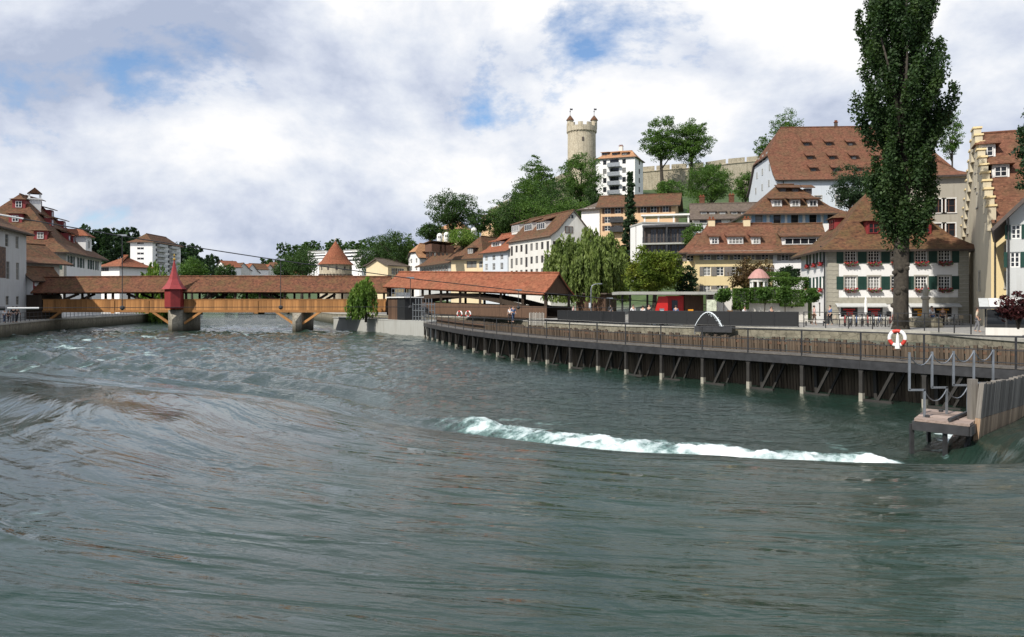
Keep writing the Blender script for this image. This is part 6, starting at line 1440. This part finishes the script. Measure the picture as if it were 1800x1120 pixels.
# ------------------------------------------------------------------ people
def skin_obj(name, verts, edges, radii, mat, parent, root=0, sub=1):
    me = bpy.data.meshes.new(name); me.from_pydata(verts, edges, []); me.materials.append(M[mat]); o = place(name, me, parent)
    md = o.modifiers.new('skin', 'SKIN'); sv = me.skin_vertices[0].data
    for i, r_ in enumerate(radii): sv[i].radius = (r_, r_*.85) if not hasattr(r_, '__len__') else r_
    sv[root].use_root = True; md.use_smooth_shade = True
    if sub: o.modifiers.new('sub', 'SUBSURF').levels = sub; o.modifiers['sub'].render_levels = sub
    return o
def person(label, px, D, gz, top, bottom, rz, h=1.72, hair='hair', stride=.16):
    rt = thing('person', label, 'person', (PX(px, D), D, gz), rz); k = h/1.72; s = stride
    V = [(0, 0, .95), (0, 0, 1.15), (0, 0, 1.38), (0, -.01, 1.50), (0, -.03, 1.60), (0, -.03, 1.68),
         (-.19, 0, 1.40), (-.25, .04*s*6, 1.12), (-.25, -.10, .88), (-.25, -.13, .79), (.19, 0, 1.40), (.25, -.04*s*6, 1.12), (.25, -.16, .90), (.25, -.20, .81),
         (-.10, 0, .90), (-.11, -s*.6, .50), (-.11, -s*.5, .09), (-.11, -s*.5-.16, .04), (.10, 0, .90), (.11, s*.4, .50), (.11, s*1.1, .12), (.11, s*1.1-.15, .05)]
    E = [(0,1),(1,2),(2,3),(3,4),(4,5),(2,6),(6,7),(7,8),(8,9),(2,10),(10,11),(11,12),(12,13),(0,14),(14,15),(15,16),(16,17),(0,18),(18,19),(19,20),(20,21)]
    Rr = [.13, .12, .14, .055, .098, .075, .06, .045, .033, .03, .06, .045, .033, .03, .085, .06, .042, .035, .085, .06, .042, .035]
    S = lambda ids: [tuple(c*k for c in V[i]) for i in ids]
    skin_obj('body', [tuple(c*k for c in v) for v in V], E, [r_*k for r_ in Rr], 'skin', rt)
    ids = [0, 1, 2, 6, 7, 10, 11]; mp_ = {v: i for i, v in enumerate(ids)}
    skin_obj('shirt', S(ids), [(mp_[a], mp_[b]) for a, b in E if a in mp_ and b in mp_], [(Rr[i]+.018)*k for i in ids], top, rt)
    ids = [0, 14, 15, 16, 18, 19, 20]; mp_ = {v: i for i, v in enumerate(ids)}
    skin_obj('trousers', S(ids), [(mp_[a], mp_[b]) for a, b in E if a in mp_ and b in mp_], [(Rr[i]+.016)*k for i in ids], bottom, rt)
    MB().lathe([(.085*k, -.03), (.108*k, .03), (.09*k, .10), (.03*k, .135)], 10).build('hair', M[hair], rt, loc=(0, .012*k, 1.62*k), smooth=True)
    return rt
for (lab, px, D, gz, a_, b_, rz, h) in (
 ('person in white shirt standing before the red kiosk', 1113, 79, 1.9, 'cwhite', 'cgrey', .4, 1.78), ('person in white top beside the person in the white shirt', 1130, 79.5, 1.9, 'cwhite', 'cblack', 2.6, 1.68),
 ('person in dark jacket and jeans beside the red fin wall', 1141, 78.5, 1.9, 'cblack', 'cjean', -.4, 1.8), ('person in dark blue jacket at the kiosk window', 1188, 79, 1.9, 'cblue', 'cblack', 3.0, 1.7),
 ('person in pale pink top walking by the bridge landing', 1008, 88, 1.9, 'cpink', 'cgrey', 1.4, 1.7), ('person in grey standing under the willow', 1073, 88, 1.9, 'cgrey', 'cblack', .2, 1.7),
 ('person in blue standing at the bridge end', 902, 88.5, 1.75, 'cblue', 'cjean', .5, 1.8), ('person in white top beside the person in blue at the bridge end', 896.5, 89, 1.75, 'cwhite', 'cblack', -.5, 1.66),
 ('person in dark coat leaning over the banner fence', 1356, 69.5, 1.9, 'cgrey', 'cblack', .1, 1.65), ('person in pink top walking beside the inn', 1431, 73, 1.9, 'cpink', 'cbrown', 1.5, 1.72),
 ('person in blue jacket walking past the inn corner', 1459, 72, 1.9, 'cblue', 'cblack', -1.4, 1.75), ('person in white top behind the banner fence near the ivy', 1309, 75, 1.9, 'cwhite', 'cblack', .6, 1.65),
 ('person in white shirt near the stone fountain', 1638, 67.5, 1.9, 'cwhite', 'cblue', .3, 1.7), ('person in dark red sweater right of the stone fountain', 1657, 67, 1.9, 'cbrown', 'cblack', -.3, 1.6),
 ('person in beige standing at the cafe corner', 1718, 56, 1.9, 'cbeige', 'cgrey', 1.0, 1.7),
 ('small person in blue and white on the left quay', 7.5, 91.5, 1.6, 'cwhite', 'cjean', 1.2, 1.55), ('child in black on the left quay', 14.5, 92, 1.6, 'cblack', 'cblack', 1.3, 1.35),
 ('tall person in dark coat on the left quay', 23, 92.5, 1.6, 'cblack', 'cgrey', 1.0, 1.82), ('tall person in brown jacket on the left quay', 29.5, 93, 1.6, 'cbrown', 'cblack', 1.1, 1.84)):
    person(lab, px, D, gz, a_, b_, rz, h)
for (lab, px, a_, b_, rz, h) in (('person in grey crossing the covered bridge near its left end', 108, 'cgrey', 'cblack', 1.5, 1.75), ('person in black crossing the covered bridge behind the first posts', 118, 'cblack', 'cjean', 1.5, 1.7),
 ('person in blue crossing the covered bridge, third from the quay', 152, 'cblue', 'cblack', -1.5, 1.8), ('person in pink crossing the covered bridge before the cable hanger', 160, 'cpink', 'cgrey', -1.5, 1.65), ('person in brown on the covered bridge near the right pier', 560, 'cbrown', 'cblack', 1.5, 1.75)):
    person(lab, px, 113.2, 2.88, a_, b_, rz, h)
# cafe tables before the inn
def cafe_set(px, D_, rz):
    tb_ = thing('cafe_table', 'small round cafe table set out before the inn', 'table', (PX(px, D_), D_, G), rz, 'cafe tables before the inn')
    place('table_top', bpy.data.meshes.get('cafe_top') or MB().lathe([(.05, .70), (.36, .70), (.36, .74), (.02, .745)], 14).mesh(M['steelg'], name='cafe_top'), tb_)
    place('pedestal', bpy.data.meshes.get('cafe_leg') or MB().lathe([(.22, 0), (.22, .03), (.035, .05), (.03, .7)], 10).mesh(M['steel'], name='cafe_leg'), tb_)
    for k in (0, 1):
        a = rz+k*math.pi+.4; c = thing('cafe_chair', 'light metal cafe chair at a table before the inn', 'chair', (PX(px, D_)+.7*math.cos(a), D_+.7*math.sin(a), G), a+math.pi/2, 'cafe chairs before the inn')
        place('seat', bpy.data.meshes.get('cafe_seat') or MB().box(-.2, .2, -.2, .2, .43, .46).mesh(M['cbeige'], name='cafe_seat'), c); place('backrest', bpy.data.meshes.get('cafe_back') or MB().box(-.2, .2, -.21, -.18, .58, .88).mesh(M['cbeige'], name='cafe_back'), c)
        lg = bpy.data.meshes.get('cafe_chair_leg') or MB().box(-.015, .015, -.015, .015, 0, .44).mesh(M['steel'], name='cafe_chair_leg')
        for sx_ in (-.18, .18):
            for sy_ in (-.18, .18): place('leg', lg, c, (sx_, sy_, 0))
            place('back_post', bpy.data.meshes.get('cafe_post') or MB().box(-.015, .015, -.015, .015, .44, .88).mesh(M['steel'], name='cafe_post'), c, (sx_, -.18, 0))
for i, px in enumerate((1484, 1506, 1530, 1552, 1612, 1646, 1676)): cafe_set(px, 73.2-.5*(i % 2), rnd.uniform(0, 3))
# ------------------------------------------------------------------ cable crossing
cb = thing('cable_crossing', 'sagging steel cable with hangers spanning the river before the bridge', 'cable', (-25.7, 54, 0)); O = Vector((-25.7, 54, 0))
def cpt(i, z): return Vector((-25.69+8.75*i, 54+6*i, z))-O
zi = {-2.4: 12.4, -1.6: 10.9, -.8: 9.55, 0: 8.3, 1: 7.0, 2: 5.85, 3: 4.95, 4: 4.25, 5: 3.75, 6: 3.45, 6.8: 3.35}
ks_ = sorted(zi); ups = [cpt(k, zi[k]) for k in ks_]
sm = []
for i in np.linspace(-2.4, 6.8, 60): sm.append(cpt(i, float(np.interp(i, ks_, [zi[k] for k in ks_]))))
MB().tube(sm, .035, 6).build('carrier_cable', M['steel'], cb); MB().tube([q for q in sm if q.x < cpt(-.45, 0).x], .055, 6).build('cable_sleeve', M['frameW'], cb)
MB().tube([cpt(i, 3.60-.012*i*i+.06*max(0, i-4)) for i in np.linspace(-2.4, 5.6, 40)], .022, 5).build('lower_cable', M['steel'], cb)
for i in range(5):
    lo = 3.60-.012*i*i
    MB().tube([cpt(i, zi[i]+.05), cpt(i, lo)], .028, 5).build('hanger', M['steel'], cb)
    MB().lathe([(.04, -.18), (.16, -.08), (.16, .06), (.04, .12)], 8).build('pulley', M['steel'], cb, loc=cpt(i, lo)); MB().box(-.3, .3, -.05, .05, -.04, .08).build('clamp', M['steelg'], cb, loc=cpt(i, zi[i]+.04))
MB().tube([cpt(-1.15, 3.58), cpt(-.62, 3.58)], .13, 8).build('float_sleeve', M['steel'], cb); MB().tube([cpt(-1.6, 3.60), cpt(-1.16, 3.58)], .05, 6).build('white_sleeve', M['frameW'], cb); MB().tube([cpt(-.61, 3.58), cpt(-.45, 3.58)], .06, 6).build('white_sleeve', M['frameW'], cb)
for (i, zt) in ((-2.4, 12.6), (6.8, 3.5)):
    q = cpt(i, 0); MB().tube([(q.x, q.y, -1.5), (q.x, q.y, zt)], .14, 8).build('mast', M['steelg'], cb)
